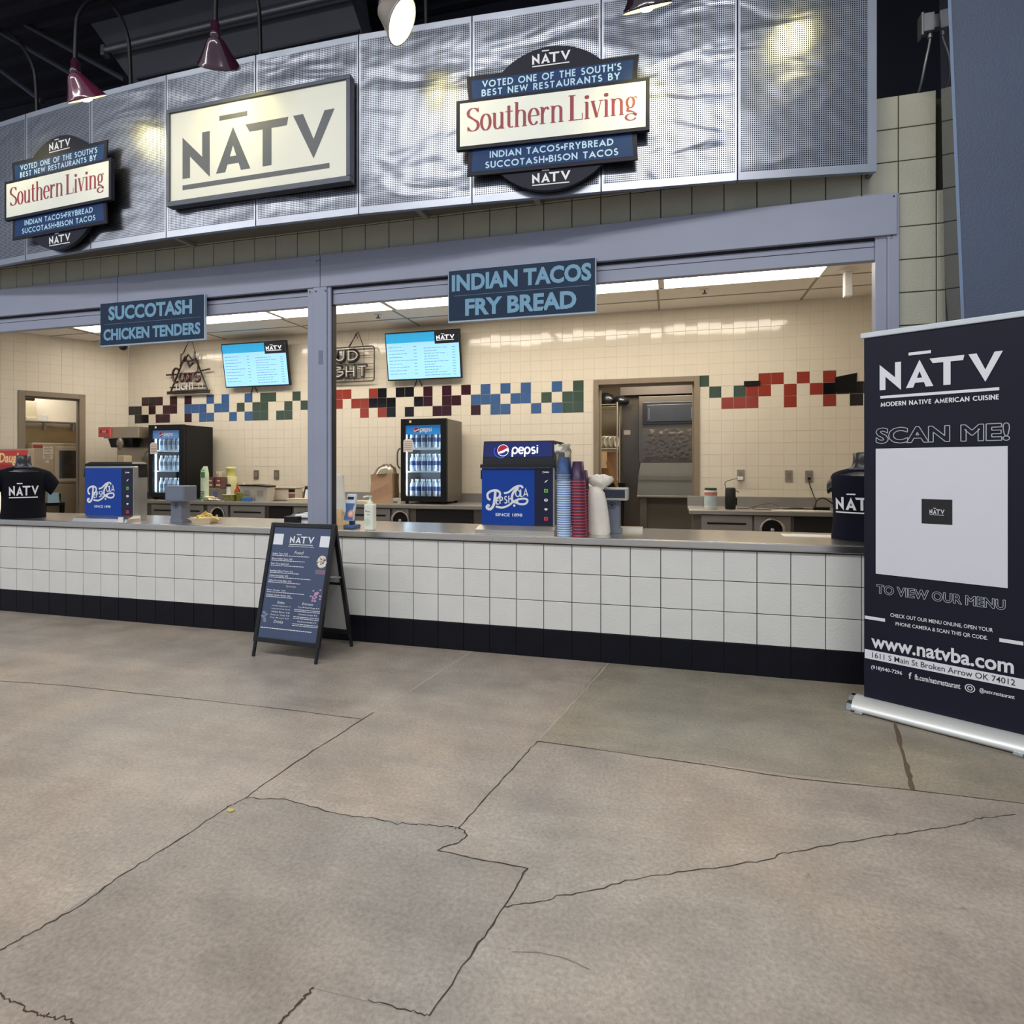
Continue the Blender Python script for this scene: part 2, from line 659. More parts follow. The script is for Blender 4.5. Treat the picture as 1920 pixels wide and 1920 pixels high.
def cola_script(mb, x0, x1, z0, z1, y):
    """swash script wordmark, drawn in a 495 x 290 box"""
    kx, kz = (x1 - x0) / 495.0, (z1 - z0) / 290.0

    def T(p):
        return [(x0 + (a - 75) * kx, z1 - (b - 790) * kz) for a, b in p]

    def S(p, w, sm=True):
        mb.stroke(T(smooth_pts(p) if sm else p), w * kx * 1.15, y)
    S([(128, 962), (100, 945), (95, 895), (140, 862), (200, 855), (238, 880), (232, 925), (195, 950)], 22)
    S([(185, 862), (180, 930), (168, 1010), (140, 1058), (105, 1066), (85, 1045), (100, 1025), (118, 1036)], 26)
    for ch, x, dz in (('E', 195, 12), ('P', 236, 6), ('S', 290, 0), ('I', 338, -6)):
        wd, st = DECO[ch]
        for p in st:
            mb.stroke(T([(x + a * 62, 1000 + dz - b * 82) for a, b in p]), 13 * kx, y)
    S([(350, 948), (378, 942)], 12, False)
    S([(285, 885), (340, 872), (400, 825), (450, 803), (490, 806), (500, 828)], 20)
    S([(455, 815), (405, 860), (378, 920), (385, 970), (420, 985), (448, 972)], 24)
    for ch, x, dz in (('O', 418, 0), ('L', 475, -2), ('A', 512, -8)):
        wd, st = DECO[ch]
        for p in st:
            mb.stroke(T([(x + a * 56, 925 + dz - b * 82) for a, b in p]), 13 * kx, y)
    S([(190, 1038), (270, 1046), (340, 1020), (400, 975), (470, 948), (535, 945), (556, 968), (530, 1000), (470, 1004), (415, 985)], 20)
    mb.flat(arc(*T([(405, 1022)])[0], 14 * kx, 14 * kz, 0, 345, 12), y)
    return mb


def globe(mb, cx, cz, r, y, kw=0, kr=1, kb=2):
    mb.k = kw
    mb.flat(arc(cx, cz, r, r, 0, 352, 28), y)
    mb.k = kr
    mb.flat(arc(cx, cz, r * .9, r * .9, 20, 200, 16) + [(cx - r * .3, cz - r * .12), (cx + r * .25, cz + r * .12), (cx + r * .6, cz + r * .33)], y - .0006)
    mb.k = kb
    mb.flat(arc(cx, cz, r * .9, r * .9, 215, 345, 14) + [(cx + r * .55, cz - r * .1), (cx + r * .1, cz - r * .38), (cx - r * .35, cz - r * .52)], y - .0006)
    mb.k = kw


def cola_word(mb, x0, x1, z0, z1, y, w):
    """rounded lower-case wordmark p e p s i; z0 = descender"""
    k = (z1 - z0)
    xs = (x1 - x0) / 3.0

    def S(p, cl=False):
        mb.stroke([(x0 + a * xs, z0 + b * k) for a, b in p], w, y, closed=cl)
    for ox in (0, 1.25):
        S(arc(ox + .3, .56, .25, .26, 0, 345, 18), True)
        S([(ox + .05, 0), (ox + .05, .6)])
    S(arc(.93, .56, .25, .26, -40, -360, 18)[::-1] + [])
    S([(.69, .56), (1.17, .56)])
    S(arc(2.15, .68, .16, .14, 40, 250, 10) + arc(2.15, .43, .18, .13, 80, -140, 10))
    S([(2.55, .3), (2.55, .82)])
    S([(2.55, .92), (2.55, 1.0)])
# ================================================================== SETTING
CT = 0.872          # serving counter top
BC = 0.90           # back counter top
B8 = 0.2032         # scored block module
KX, KY, KROT = -8.489, 3.43, math.radians(60.7)   # corner of back wall and slanted left wall
GX = -6.176 - 25 * B8

M_block = mat('painted_block', (220, 220, 217), .55, var=.03, scale=5, bump=.25, bscale=70)
M_mortar = mat('block_joint', (84, 83, 82), .8, var=.1)
M_base = mat('black_base_paint', (19, 20, 29), .45, spec=.2, var=.12, scale=6, bump=.15, bscale=60)
M_bjoint = mat('black_joint', (14, 14, 18), .7)
M_beige = mat('beige_block_paint', (172, 172, 158), .6, var=.05, scale=4, bump=.3, bscale=80)
M_beigej = mat('beige_joint', (70, 70, 62), .8)
M_hdr = mat('grey_blue_metal', (146, 152, 173), .42, var=.03, scale=3)
M_hdr_d = mat('shutter_slot', (22, 23, 30), .6)
M_steel = mat('counter_steel', (214, 212, 210), .27, 1.0, var=.05, scale=3, bump=.015, bscale=4)
M_steel2 = mat('dull_steel', (172, 168, 162), .38, .65, var=.08, scale=3, bump=.08, bscale=5)
M_tile = mat('glazed_tile', (228, 219, 202), .10, var=.025, scale=4, coat=.3)
M_grout = mat('tile_grout', (212, 203, 186), .7)
M_tR = mat('tile_brick_red', (150, 62, 50), .12, coat=.3)
M_tG = mat('tile_dark_green', (66, 84, 74), .12, coat=.3)
M_tB = mat('tile_blue', (64, 98, 148), .12, coat=.3)
M_tP = mat('tile_plum', (58, 26, 38), .12, coat=.3)
M_tK = mat('tile_black', (20, 19, 24), .10, coat=.3)
M_ceil = mat('ceiling_board', (236, 231, 222), .8, var=.02)
M_grid = mat('ceiling_grid', (150, 143, 132), .6)
M_frame = mat('taupe_door_frame', (140, 126, 108), .45, var=.04)
M_dark = mat('dark_paint', (34, 35, 48), .6, var=.1)
M_deck = mat('grey_deck', (78, 80, 88), .6, var=.12, scale=2)
M_black = mat('black_plastic', (16, 16, 18), .42, spec=.3)
M_white = mat('white_plastic', (232, 232, 230), .4)
M_ink_w = mat('white_print', (226, 228, 236), .5, var=.01)
M_ink_k = mat('black_print', (24, 24, 30), .5)


def block_grid(mb, cells, y, gap, depth, cham, tilt=0.0, jit=0.0, k_of=None, kb=1):
    for (x0, x1, z0, z1, ki) in cells:
        g = gap / 2
        a0, a1, c0, c1 = x0 + g, x1 - g, z0 + g, z1 - g
        cx, cz = (x0 + x1) / 2, (z0 + z1) / 2
        tx, tz, yj = random.gauss(0, tilt), random.gauss(0, tilt), random.uniform(-jit, jit)

        def yy(a, b):
            return y + yj + tx * (a - cx) + tz * (b - cz)
        ou = [(a0, c0), (a1, c0), (a1, c1), (a0, c1)]
        inn = [(a0 + cham, c0 + cham), (a1 - cham, c0 + cham), (a1 - cham, c1 - cham), (a0 + cham, c1 - cham)]
        V = [(a, yy(a, b), b) for a, b in inn] + [(a, yy(a, b) + cham * .7, b) for a, b in ou] + [(a, y + depth, b) for a, b in ou]
        mb.k = ki
        mb.add(V, [(0, 1, 2, 3)] + [(4 + i, 4 + (i + 1) % 4, (i + 1) % 4, i) for i in range(4)] + [(8 + i, 8 + (i + 1) % 4, 4 + (i + 1) % 4, 4 + i) for i in range(4)])
    mb.k = kb


# ---- floor: one slab surface with differently toned pours, joints and cracks
mb = MB()
mb.add([(-14, -9, 0), (6, -9, 0), (6, 7, 0), (-14, 7, 0)], [(0, 1, 2, 3)])


def pour(pts, k, z):
    mb.k = k
    mb.add([tuple(flo(a, b) + Vector((0, 0, z))) for a, b in pts], [tuple(range(len(pts)))])


pour([(1010, 1390), (1712, 1481), (1690, 1300), (1660, 1290), (1135, 1243)], 1, .0006)
pour([(1712, 1481), (1920, 1507), (3300, 1680), (3300, 1420), (1690, 1300)], 1, .0006)
pour([(0, 1782), (50, 1755), (235, 1637), (425, 1515), (460, 1497), (540, 1500), (640, 1528), (860, 1552), (873, 1565), (860, 1580), (820, 1593), (990, 1630), (945, 1700), (805, 1905), (585, 1853), (530, 1920), (450, 2050), (-200, 2050), (-200, 1900)], 2, .0006)
floor = struct(mb.build('floor', [concrete_mat('concrete', (164, 155, 145), 0), concrete_mat('concrete_green_grey', (149, 143, 129), 5), concrete_mat('concrete_cool_grey', (152, 145, 137), 9)]))
floor['kind'] = 'structure'
M_joint = mat('joint_dirt', (62, 52, 44), .9, var=.25, scale=30)
M_jpale = mat('joint_dust', (186, 176, 160), .9, var=.1)


def crack(pts, wdt, name, m=M_joint, jag=.0, n=7, z=.0012):
    P = [flo(a, b) for a, b in pts]
    Q = []
    for a, b in zip(P, P[1:]):
        for i in range(n):
            q = a.lerp(b, i / n)
            Q.append(q + Vector((random.gauss(0, jag), random.gauss(0, jag), 0)) if i else q)
    Q.append(P[-1])
    c = MB()
    L, R = [], []
    for i, q in enumerate(Q):
        t = (Q[min(i + 1, len(Q) - 1)] - Q[max(i - 1, 0)]).normalized()
        nn = Vector((-t.y, t.x, 0)) * wdt * random.uniform(.2, .48)
        L.append(q + nn)
        R.append(q - nn)
    V = [(p.x, p.y, z) for p in L + R]
    k = len(Q)
    c.add(V, [(i, k + i, k + i + 1, i + 1) for i in range(k - 1)])
    return c.build(name, m, floor)


crack([(700, 1336), (600, 1400), (495, 1470), (460, 1497), (425, 1515), (330, 1578), (235, 1637), (140, 1705), (50, 1755), (0, 1782)], .008, 'joint', jag=.003)
crack([(890, 1218), (800, 1276), (700, 1336)], .010, 'joint', M_jpale, jag=.002)
crack([(0, 1277), (120, 1285), (275, 1302), (400, 1315), (550, 1332), (680, 1349)], .006, 'joint', jag=.001)
crack([(1008, 1390), (965, 1437), (920, 1485), (860, 1552)], .007, 'joint', jag=.002)
crack([(1143, 1241), (1125, 1262), (1080, 1312), (1008, 1390)], .008, 'joint', M_jpale, jag=.002)
crack([(860, 1552), (871, 1558), (875, 1568), (860, 1580), (832, 1588), (820, 1595), (895, 1611), (990, 1629)], .007, 'crack', jag=.0015)
crack([(990, 1629), (945, 1700), (890, 1780), (805, 1905)], .007, 'joint', jag=.002)
crack([(805, 1905), (770, 1897), (690, 1875)], .004, 'joint', jag=.002)
crack([(588, 1852), (560, 1882), (525, 1920), (500, 1950)], .010, 'joint', jag=.003)
crack([(1008, 1390), (1300, 1431), (1500, 1461), (1712, 1482), (1920, 1507), (2400, 1567), (3300, 1680)], .007, 'joint', jag=.001)
crack([(1678, 1357), (1695, 1420), (1712, 1482)], .026, 'joint', mat('joint_filler', (92, 78, 62), .9, var=.3, scale=60), jag=.002, z=.001)
crack([(460, 1497), (540, 1500), (640, 1528), (720, 1540), (800, 1548), (845, 1550), (860, 1553)], .006, 'crack', jag=.005)
crack([(945, 1700), (1000, 1693), (1080, 1675), (1190, 1650), (1300, 1632), (1420, 1617), (1490, 1597), (1640, 1570), (1700, 1563), (1780, 1550), (1840, 1535), (1905, 1527)], .005, 'crack', jag=.004)
crack([(0, 1862), (30, 1880), (70, 1905), (95, 1908), (120, 1911), (150, 1925)], .006, 'crack', jag=.004)
crack([(960, 1785), (1010, 1786), (1060, 1797), (1105, 1818)], .003, 'scratch', mat('scratch_dark', (120, 112, 102), .7), jag=.0)

# ---- front knee wall of scored block, black painted base course
mb = MB()
NX = 38 + 25
cells = [(GX + i * B8, GX + (i + 1) * B8, j * B8, (j + 1) * B8, 0) for i in range(NX + 1) for j in range(1, 4)]
block_grid(mb, cells, 0, .0055, .009, .0018, tilt=.0025, jit=.0008)
mb.k = 1
mb.box(GX, GX + (NX + 1) * B8, .009, .20, B8, 4 * B8 + .008)
struct(mb.build('wall_front', [M_block, M_mortar]))['kind'] = 'structure'
mb = MB()
block_grid(mb, [(GX + i * B8, GX + (i + 1) * B8, 0, B8, 0) for i in range(NX + 1)], -.001, .004, .006, .0015, tilt=.002)
mb.k = 1
mb.box(GX, GX + (NX + 1) * B8, .006, .20, 0, B8 - .001)
struct(mb.build('baseboard_front', [M_base, M_bjoint]))['kind'] = 'structure'

# ---- block wall above the opening, and the full-height strip right of the opening
mb = MB()
cells = [(GX + i * B8, GX + (i + 1) * B8, j * B8, (j + 1) * B8, 0) for i in range(NX - 1) for j in range(15, 18)]
cells += [(GX + (NX - 1) * B8, GX + NX * B8, j * B8, (j + 1) * B8, 0) for j in range(4, 18)]
cells += [(GX + (NX - 1) * B8 + B8, GX + NX * B8 + .055, j * B8, (j + 1) * B8, 0) for j in range(4, 15)]
block_grid(mb, cells, 0, .0065, .010, .0022, tilt=.003, jit=.001)
mb.k = 1
mb.box(GX, GX + NX * B8, .009, .19, 15 * B8, 18 * B8)
mb.box(GX + (NX - 1) * B8, GX + NX * B8, .009, .19, 4 * B8, 15 * B8)
mb.box(GX + NX * B8, GX + NX * B8 + .055, .009, .19, 4 * B8, 15 * B8)
mb.box(GX + NX * B8 - .01, 3.6, .10, .19, 0, 3.655)
struct(mb.build('wall_upper', [M_beige, M_beigej]))['kind'] = 'structure'

# ---- metal header, shutter rail, post and jamb of the serving opening
XL = GX
mb = MB()
mb.box(XL, 1.325, -.035, 0, 2.79, 3.046, .004)
mb.k = 1
for px in (220, 600):
    x = at(px, 540, -.036).x
    mb.box(x - .002, x + .002, -.0362, -.03, 2.792, 3.044)
for px, py in ((1676, 368), (1672, 442), (594, 489), (600, 488), (581, 547), (592, 546), (610, 545)):
    q = at(px, py, -.036)
    mb.k = 1
    mb.flat(arc(q.x, q.z, .006, .006, 0, 330, 10), -.0362)
hd = struct(mb.build('trim_1', [M_hdr, M_hdr_d]))
hd['kind'] = 'structure'
mb = MB()
mb.box(XL, 1.212, .005, .06, 2.655, 2.775, .003)
mb.k = 1
mb.box(XL, 1.212, .0, .10, 2.775, 2.80)
mb.box(XL, 1.212, .0035, .006, 2.735, 2.739)
struct(mb.build('trim_2', [M_hdr, M_hdr_d]))['kind'] = 'structure'
mb = MB()
x0, x1 = -2.814, -2.606
mb.box(x0, x0 + .055, -.025, .03, CT, 2.79, .004)
mb.box(x0 + .055, x1 - .03, -.032, .03, CT, 2.79, .004)
mb.box(x1 - .03, x1, -.022, .03, CT, 2.79, .004)
mb.k = 1
mb.box(x1, x1 + .006, -.004, .05, CT, 2.78)
mb.k = 2
mb.box(x0 + .02, x1 - .02, .03, .075, CT, 2.76)
mb.k = 3
q = at(601, 670, -.033)
mb.box(q.x - .018, q.x + .018, -.0345, -.03, q.z - .055, q.z + .055, .002)
struct(mb.build('trim_3', [M_hdr, M_hdr_d, M_white, mat('latch_plate', (128, 133, 150), .35, .6)]))['kind'] = 'structure'
mb = MB()
mb.box(1.212, 1.276, -.012, .06, CT, 2.785, .004)
mb.box(1.276, GX + (NX - 1) * B8 - .002, -.022, .06, CT, 3.046, .004)
struct(mb.build('trim_4', M_hdr))['kind'] = 'structure'

# ---- steel counters
t = thing('serving_counter', 'long brushed stainless steel serving counter top on the white block wall', 'counter', (0, 0, 0))
mb = MB()
mb.box(-9.6, 1.336, -.028, .745, CT - .050, CT, .008, 3)
mb.build('worktop', M_steel, t)
mb = MB()
mb.box(-9.6, 1.33, .66, .70, 0, CT - .051)
mb.build('rear_panel', M_steel2, t)


def back_counter(label, x0, x1, fr):
    t = thing('back_counter', label, 'counter', (0, 0, 0))
    mb = MB()
    mb.box(x0, x1, 2.58, 3.425, BC - .045, BC, .006)
    mb.build('worktop', M_steel2, t)
    mb = MB()
    mb.box(x0, x1, 3.395, 3.424, BC, BC + .115, .004)
    mb.build('backsplash', M_steel2, t)
    mb = MB()
    mb.box(x0 + .05, x1 - .03, 2.68, 3.40, .12, BC - .046)
    mb.build('body', mat('under_counter', (112, 104, 97), .5, .3, var=.15, scale=3), t)
    for i, (a, b, kind) in enumerate(fr):
        if kind == 'drawer':
            mb = MB()
            mb.box(a, b, 2.645, 2.679, .62, BC - .06, .004)
            d = mb.build('drawer', M_steel2, t)
            mb = MB()
            mb.box(a + .06, b - .06, 2.632, 2.6449, .745, .765, .003)
            mb.build('handle', M_black, d)
        elif kind == 'fan':
            mb = MB()
            mb.box(a, b, 2.655, 2.679, .55, BC - .06, .003)
            d = mb.build('vent_panel', M_steel2, t)
            mb = MB()
            c = ((a + b) / 2, 0, .70)
            mb.M = Matrix.Translation((c[0], 2.654, c[2])) @ Matrix.Rotation(PI / 2, 4, 'X')
            mb.lathe([(.10, 0), (.125, .0), (.125, .02), (.11, .02), (.10, .0)], 28, cap=False)
            mb.k = 1
            mb.lathe([(.0, .001), (.10, .001)], 28, cap=False)
            mb.k = 0
            mb.lathe([(.02, .001), (.02, .018), (.0, .018)], 12, cap=False)
            mb.build('fan_ring', [M_steel, M_black], d)
        else:
            mb = MB()
            mb.box(a, b, 2.66, 2.679, .5, BC - .06)
            mb.build('dark_recess', mat('recess', (26, 24, 26), .7), t)
    return t


back_counter('stainless steel back counter left of the kitchen doorway, fridges standing on it', -8.2, -.99,
             [(-7.2, -6.3, 'drawer'), (-6.24, -5.9, 'fan'), (-5.85, -5.3, 'drawer'), (-5.25, -4.9, 'recess'), (-4.85, -4.1, 'drawer'), (-4.0, -3.45, 'drawer'), (-3.42, -3.2, 'fan'), (-3.1, -2.35, 'recess'), (-2.2, -1.4, 'drawer')])
back_counter('stainless steel back counter right of the kitchen doorway with a round vent below', .17, 2.55,
             [(.3, .82, 'drawer'), (.84, 1.2, 'fan'), (1.24, 2.4, 'recess')])

# ---- back wall of glazed tile with the mosaic band
TS, TZ = .13955, .1385
DX0, DX1, DZ = -.981, .316, 2.482
TG = -8.295 - TS * .5 - TS
ZT = 2.487
mosaic = {}


def mos(row, col, pxs):
    for p in pxs:
        mosaic[(int(math.floor((at(p, 700, 3.43).x - TG) / TS)), row)] = col


mos(0, 5, [285]); mos(0, 4, [272, 298, 326, 353, 802, 836.5, 872])
mos(0, 3, [395.5, 425, 468, 908, 945, 983, 1042]); mos(0, 2, [497, 512, 558, 1082, 1321])
mos(0, 1, [636, 652, 701, 1433, 1457, 1506, 1556]); mos(0, 5, [717, 750, 767])
mos(1, 5, [249, 259, 700, 717, 733, 785, 1556, 1580, 1606, 1624]); mos(1, 4, [285, 313, 326, 802, 836, 854])
mos(1, 3, [354, 368, 381, 410, 425, 890, 908, 927, 967, 983]); mos(1, 2, [453, 482, 497, 543, 574, 1022, 1062, 1082, 1340, 1386])
mos(1, 1, [636, 668, 684, 1409, 1433, 1482, 1531])
mos(2, 5, [259, 272, 733, 767, 1607]); mos(2, 4, [299, 313, 354, 819, 837, 890])
mos(2, 3, [382, 396, 440, 469, 927, 945, 1003, 1042]); mos(2, 2, [483, 497, 527.5, 543, 583, 1062, 1082])
mos(2, 1, [684, 717, 1363, 1386, 1410, 1482, 1556])


def tiled_wall(name, gx, nx, x_lo, x_hi, zmax, op, loc, rz, mosa):
    mb = MB()
    cells = []
    k0 = int(math.ceil((ZT - 0) / TZ))
    for i in range(nx):
        for r in range(-8, k0):
            x0, x1 = gx + i * TS, gx + (i + 1) * TS
            z1 = ZT - r * TZ
            z0 = z1 - TZ
            x0, x1, z0, z1 = max(x0, x_lo), min(x1, x_hi), max(z0, 0), min(z1, zmax)
            if x1 - x0 < .012 or z1 - z0 < .012:
                continue
            a, b, h = op
            if x1 > a and x0 < b and z0 < h:
                if z1 > h + .012 and x0 >= a and x1 <= b:
                    z0 = h
                elif x0 < a - .012:
                    x1 = a
                elif x1 > b + .012:
                    x0 = b
                elif z1 > h + .012:
                    z0 = h
                else:
                    continue
            cells.append((x0, x1, z0, z1, mosa.get((i, r), 0) if mosa else 0))
    block_grid(mb, cells, 0, .0030, .003, .0012, tilt=.007, kb=6)
    mb.k = 6
    a, b, h = op
    for q in ((x_lo, a, 0, zmax), (b, x_hi, 0, zmax), (a, b, h, zmax)):
        mb.box(q[0], q[1], .0028, .14, q[2], q[3])
    o = mb.build(name, [M_tile if mosa else mat('glazed_tile_satin', (228, 219, 202), .34, var=.025, scale=4), M_tR, M_tG, M_tB, M_tP, M_tK, M_grout], loc=loc, rot=(0, 0, rz))
    o['kind'] = 'structure'
    return o


tiled_wall('wall_back', TG, 84, KX, 2.62, 3.34, (DX0 + .03, DX1 - .03, DZ - .03), (0, 3.43, 0), 0, mosaic)
LU0, LU1, LZ = .574, 1.375, 2.487
tiled_wall('wall_left', -3.8, 28, -3.7, 0, 3.36, (-LU1 + .03, -LU0 - .03, LZ - .03), (KX, KY, 0), KROT, None)
mb = MB()
mb.box(2.62, 2.75, .2, 3.43, 0, 3.34)
mb.build('wall_right', M_tile)['kind'] = 'structure'


def door_frame(name, x0, x1, h, d, loc, rz, face=.075):
    mb = MB()
    mb.box(x0, x0 + face, -.02, d, 0, h, .004)
    mb.box(x1 - face, x1, -.02, d, 0, h, .004)
    mb.box(x0 + face, x1 - face, -.02, d, h - face, h, .004)
    mb.box(x0 + face, x0 + face + .016, .06, d - .03, 0, h - face)
    mb.box(x1 - face - .016, x1 - face, .06, d - .03, 0, h - face)
    mb.box(x0 + face + .016, x1 - face - .016, .06, d - .03, h - face - .016, h - face)
    o = mb.build(name, M_frame, loc=loc, rot=(0, 0, rz))
    o['kind'] = 'structure'


door_frame('door_1', -LU1, -LU0, LZ, .20, (KX, KY, 0), KROT)
door_frame('door_2', DX0, DX1, DZ, .20, (0, 3.43, 0), 0, .065)

# ---- ceilings
ZC = 3.33
mb = MB()
mb.add([(-11.5, .14, ZC), (2.75, .14, ZC), (2.75, 3.43, ZC), (-11.5, 3.43, ZC)], [(3, 2, 1, 0)])
mb.box(-11.5, 2.75, .14, 3.43, ZC + .02, ZC + .06)
mb.k = 1
for y in (.55, 1.16, 1.93, 2.55, 3.0):
    mb.box(-11.5, 2.75, y - .012, y + .012, ZC - .004, ZC)
for i in range(9):
    x = 1.446 - 1.61 * i
    mb.box(x - .012, x + .012, .2, 3.42, ZC - .005, ZC)
mb.build('ceiling', [M_ceil, M_grid])['kind'] = 'structure'
mb = MB()
mb.box(-14, 6, -1.6, 3, 6.4, 6.5)
for i in range(14):
    mb.box(-14, 6, -1.5 + i * .3, -1.42 + i * .3, 6.33, 6.4)
mb.build('ceiling_hall', M_dark)['kind'] = 'structure'
mb = MB()
mb.box(-14, 6, 1.9, 2.0, 3.5, 6.4)
mb.build('wall_hall', M_dark)['kind'] = 'structure'
mb = MB()
Yb = 1.0
P = [at(a, b, Yb) for a, b in ((330, 260), (255, 165), (130, -12), (60, -120), (640, -120), (655, -12), (679, 62), (690, 170))]
mb.prism([(p.x, p.z) for p in P][::-1], Yb, Yb + .4)
mb.k = 1
for (a, b, c, d, hh) in ((250, 172, 680, 75, .02), (205, 92, 668, -17, .03), (260, 150, 676, 46, .012)):
    p, q = at(a, b, Yb), at(c, d, Yb)
    mb.box(p.x, q.x, Yb - .03, Yb, p.z - hh, p.z + hh)
mb.build('wall_bulkhead', [M_deck, mat('bulkhead_trim', (58, 60, 68), .5)])['kind'] = 'structure'
mb = MB()
for (a, b, c, d) in ((0, 20, 235, 150), (0, 60, 180, 165), (0, 130, 80, 190)):
    p, q = at(a, b, .9), at(c, d, .9)
    mb.tube([p, q], .03, 6)
mb.build('ceiling_rafters', mat('rafter', (44, 46, 58), .5))['kind'] = 'structure'
t = thing('conduit_pipe', 'grey conduit pipe running under the dark ceiling above the left lamps', 'pipe', at(195, 95, .9))
p0 = at(195, 95, .9)
mb = MB()
mb.tube([Vector((0, 0, 0)), at(668, -16, .9) - p0], .03, 10)
mb.build('pipe', mat('galvanised', (120, 122, 128), .4, .6), t)
mb = MB()
mb.box(-.02, .03, -.03, .05, -.06, .05, .005)
mb.build('bracket', mat('galvanised', (120, 122, 128), .4, .6), t)

# ---- blue steel column at the right, wider towards the top
mb = MB()


def colx(z):
    return 1.5665 - .0357 * (z - 2.2)


V = []
for z in (0, 6.4):
    x = colx(z)
    V += [(x, -.27, z), (3.6, -.27, z), (3.6, .06, z), (max(1.592, x + .01), .06, z)]
mb.add(V, [(0, 1, 5, 4), (1, 2, 6, 5), (2, 3, 7, 6)])
mb.k = 1
mb.add(V, [(3, 0, 4, 7)])
mb.k = 2
mb.add([(colx(0) - .004, -.274, 0), (colx(0) + .012, -.274, 0), (colx(6.4) + .012, -.274, 6.4), (colx(6.4) - .004, -.274, 6.4)], [(0, 1, 2, 3)])
mb.build('column_right', [mat('slate_blue_paint', (74, 86, 108), .5, var=.06, scale=2, bump=.3, bscale=120), mat('glossy_slate', (52, 58, 72), .06, var=.02, coat=.6), mat('edge_blue', (118, 136, 166), .35)])['kind'] = 'structure'

# ---- kitchen behind the doorways
M_kw = mat('kitchen_wall', (206, 190, 158), .5, var=.04)
mb = MB()
mb.box(-14, 3, 6.4, 6.5, 0, 3.0)
mb.box(2.9, 3, 3.6, 6.4, 0, 3.0)
mb.build('wall_kitchen', M_kw)['kind'] = 'structure'
mb = MB()
mb.box(-14, 3, 3.58, 6.5, 3.0, 3.06)
mb.add([(-14, 0, 3.0), (-9.3, 2.0, 3.0), (-8.6, 3.58, 3.0), (-14, 3.58, 3.0)], [(3, 2, 1, 0)])
mb.build('ceiling_kitchen', M_ceil)['kind'] = 'structure'
# ================================================================== FASCIA, SIGNS, LAMPS
SEAM = [(-6.95, -.17), (-6.17, -.262), (-5.381, -.335), (-4.588, -.394), (-3.798, -.424), (-2.974, -.430), (-2.136, -.414), (-1.309, -.366), (-.448, -.304), (.387, -.232), (1.189, -.128)]
FZ0, FZ1 = 3.151, 4.41
M_perf = perf_mat('perforated_steel')
M_sheet = mat('sheet_steel', (168, 173, 184), .34, 1.0, var=.04, scale=2, bump=.2, bscale=2.5)
t = thing('metal_fascia', 'curved band of perforated silver metal panels above the serving opening', 'fascia', (0, 0, 0))
for i in range(len(SEAM) - 1):
    (xa, ya), (xb, yb) = SEAM[i], SEAM[i + 1]
    L = math.hypot(xb - xa, yb - ya)
    g = .004
    bb, bt, bs = .045, .04, .012
    br = .05 if i == len(SEAM) - 2 else bs
    mb = MB()
    mb.rect(g + bs, L - br - g, FZ0 + bb, FZ1 - bt, 0)
    mb.k = 1
    mb.rect(g, L - g, FZ0, FZ0 + bb, 0)
    mb.rect(g, L - g, FZ1 - bt, FZ1, 0)
    mb.rect(g, g + bs, FZ0 + bb, FZ1 - bt, 0)
    mb.rect(L - g - br, L - g, FZ0 + bb, FZ1 - bt, 0)
    mb.k = 2
    mb.box(g, L - g, .0005, .03, FZ0 + .0005, FZ1 - .0005)
    mb.k = 1
    mb.box(g, L - g, .0, .035, FZ0 - .004, FZ0)
    mb.build('panel', [M_perf, M_sheet, mat('panel_back', (46, 46, 52), .6)], t, (xa, ya, 0), (0, 0, math.atan2(yb - ya, xb - xa)))
mb = MB()
n = len(SEAM)
V = [(x, y + .04, 3.262) for x, y in SEAM] + [(x, -.001, 3.262) for x, y in SEAM]
mb.add(V, [(i, n + i, n + i + 1, i + 1) for i in range(n - 1)])
mb.box(1.16, 1.185, -.125, -.001, FZ0 + .01, 3.66)
mb.build('soffit_plate', mat('soffit_grey', (104, 102, 96), .6), t)
for px in (330, 780, 1000):
    q = at(px, 400, -.2)
    mb = MB()
    mb.box(q.x - .02, q.x + .02, -.36, -.012, 3.235, 3.261)
    mb.build('bracket', mat('bracket_grey', (140, 138, 132), .5), t)


def fy(x):
    for (xa, ya), (xb, yb) in zip(SEAM, SEAM[1:]):
        if xa <= x <= xb:
            return ya + (yb - ya) * (x - xa) / (xb - xa)
    return -.2


M_navy = mat('navy_sign', (26, 28, 44), .5, spec=.2, var=.03)
M_signblue = mat('sign_blue', (24, 56, 104), .5, spec=.2, var=.04)
M_signwhite = mat('sign_white', (226, 230, 224), .4, var=.01)
M_red = mat('sign_red', (140, 18, 40), .45, var=.02)
M_pale = mat('sign_pale_blue', (176, 212, 238), .5, var=.01)


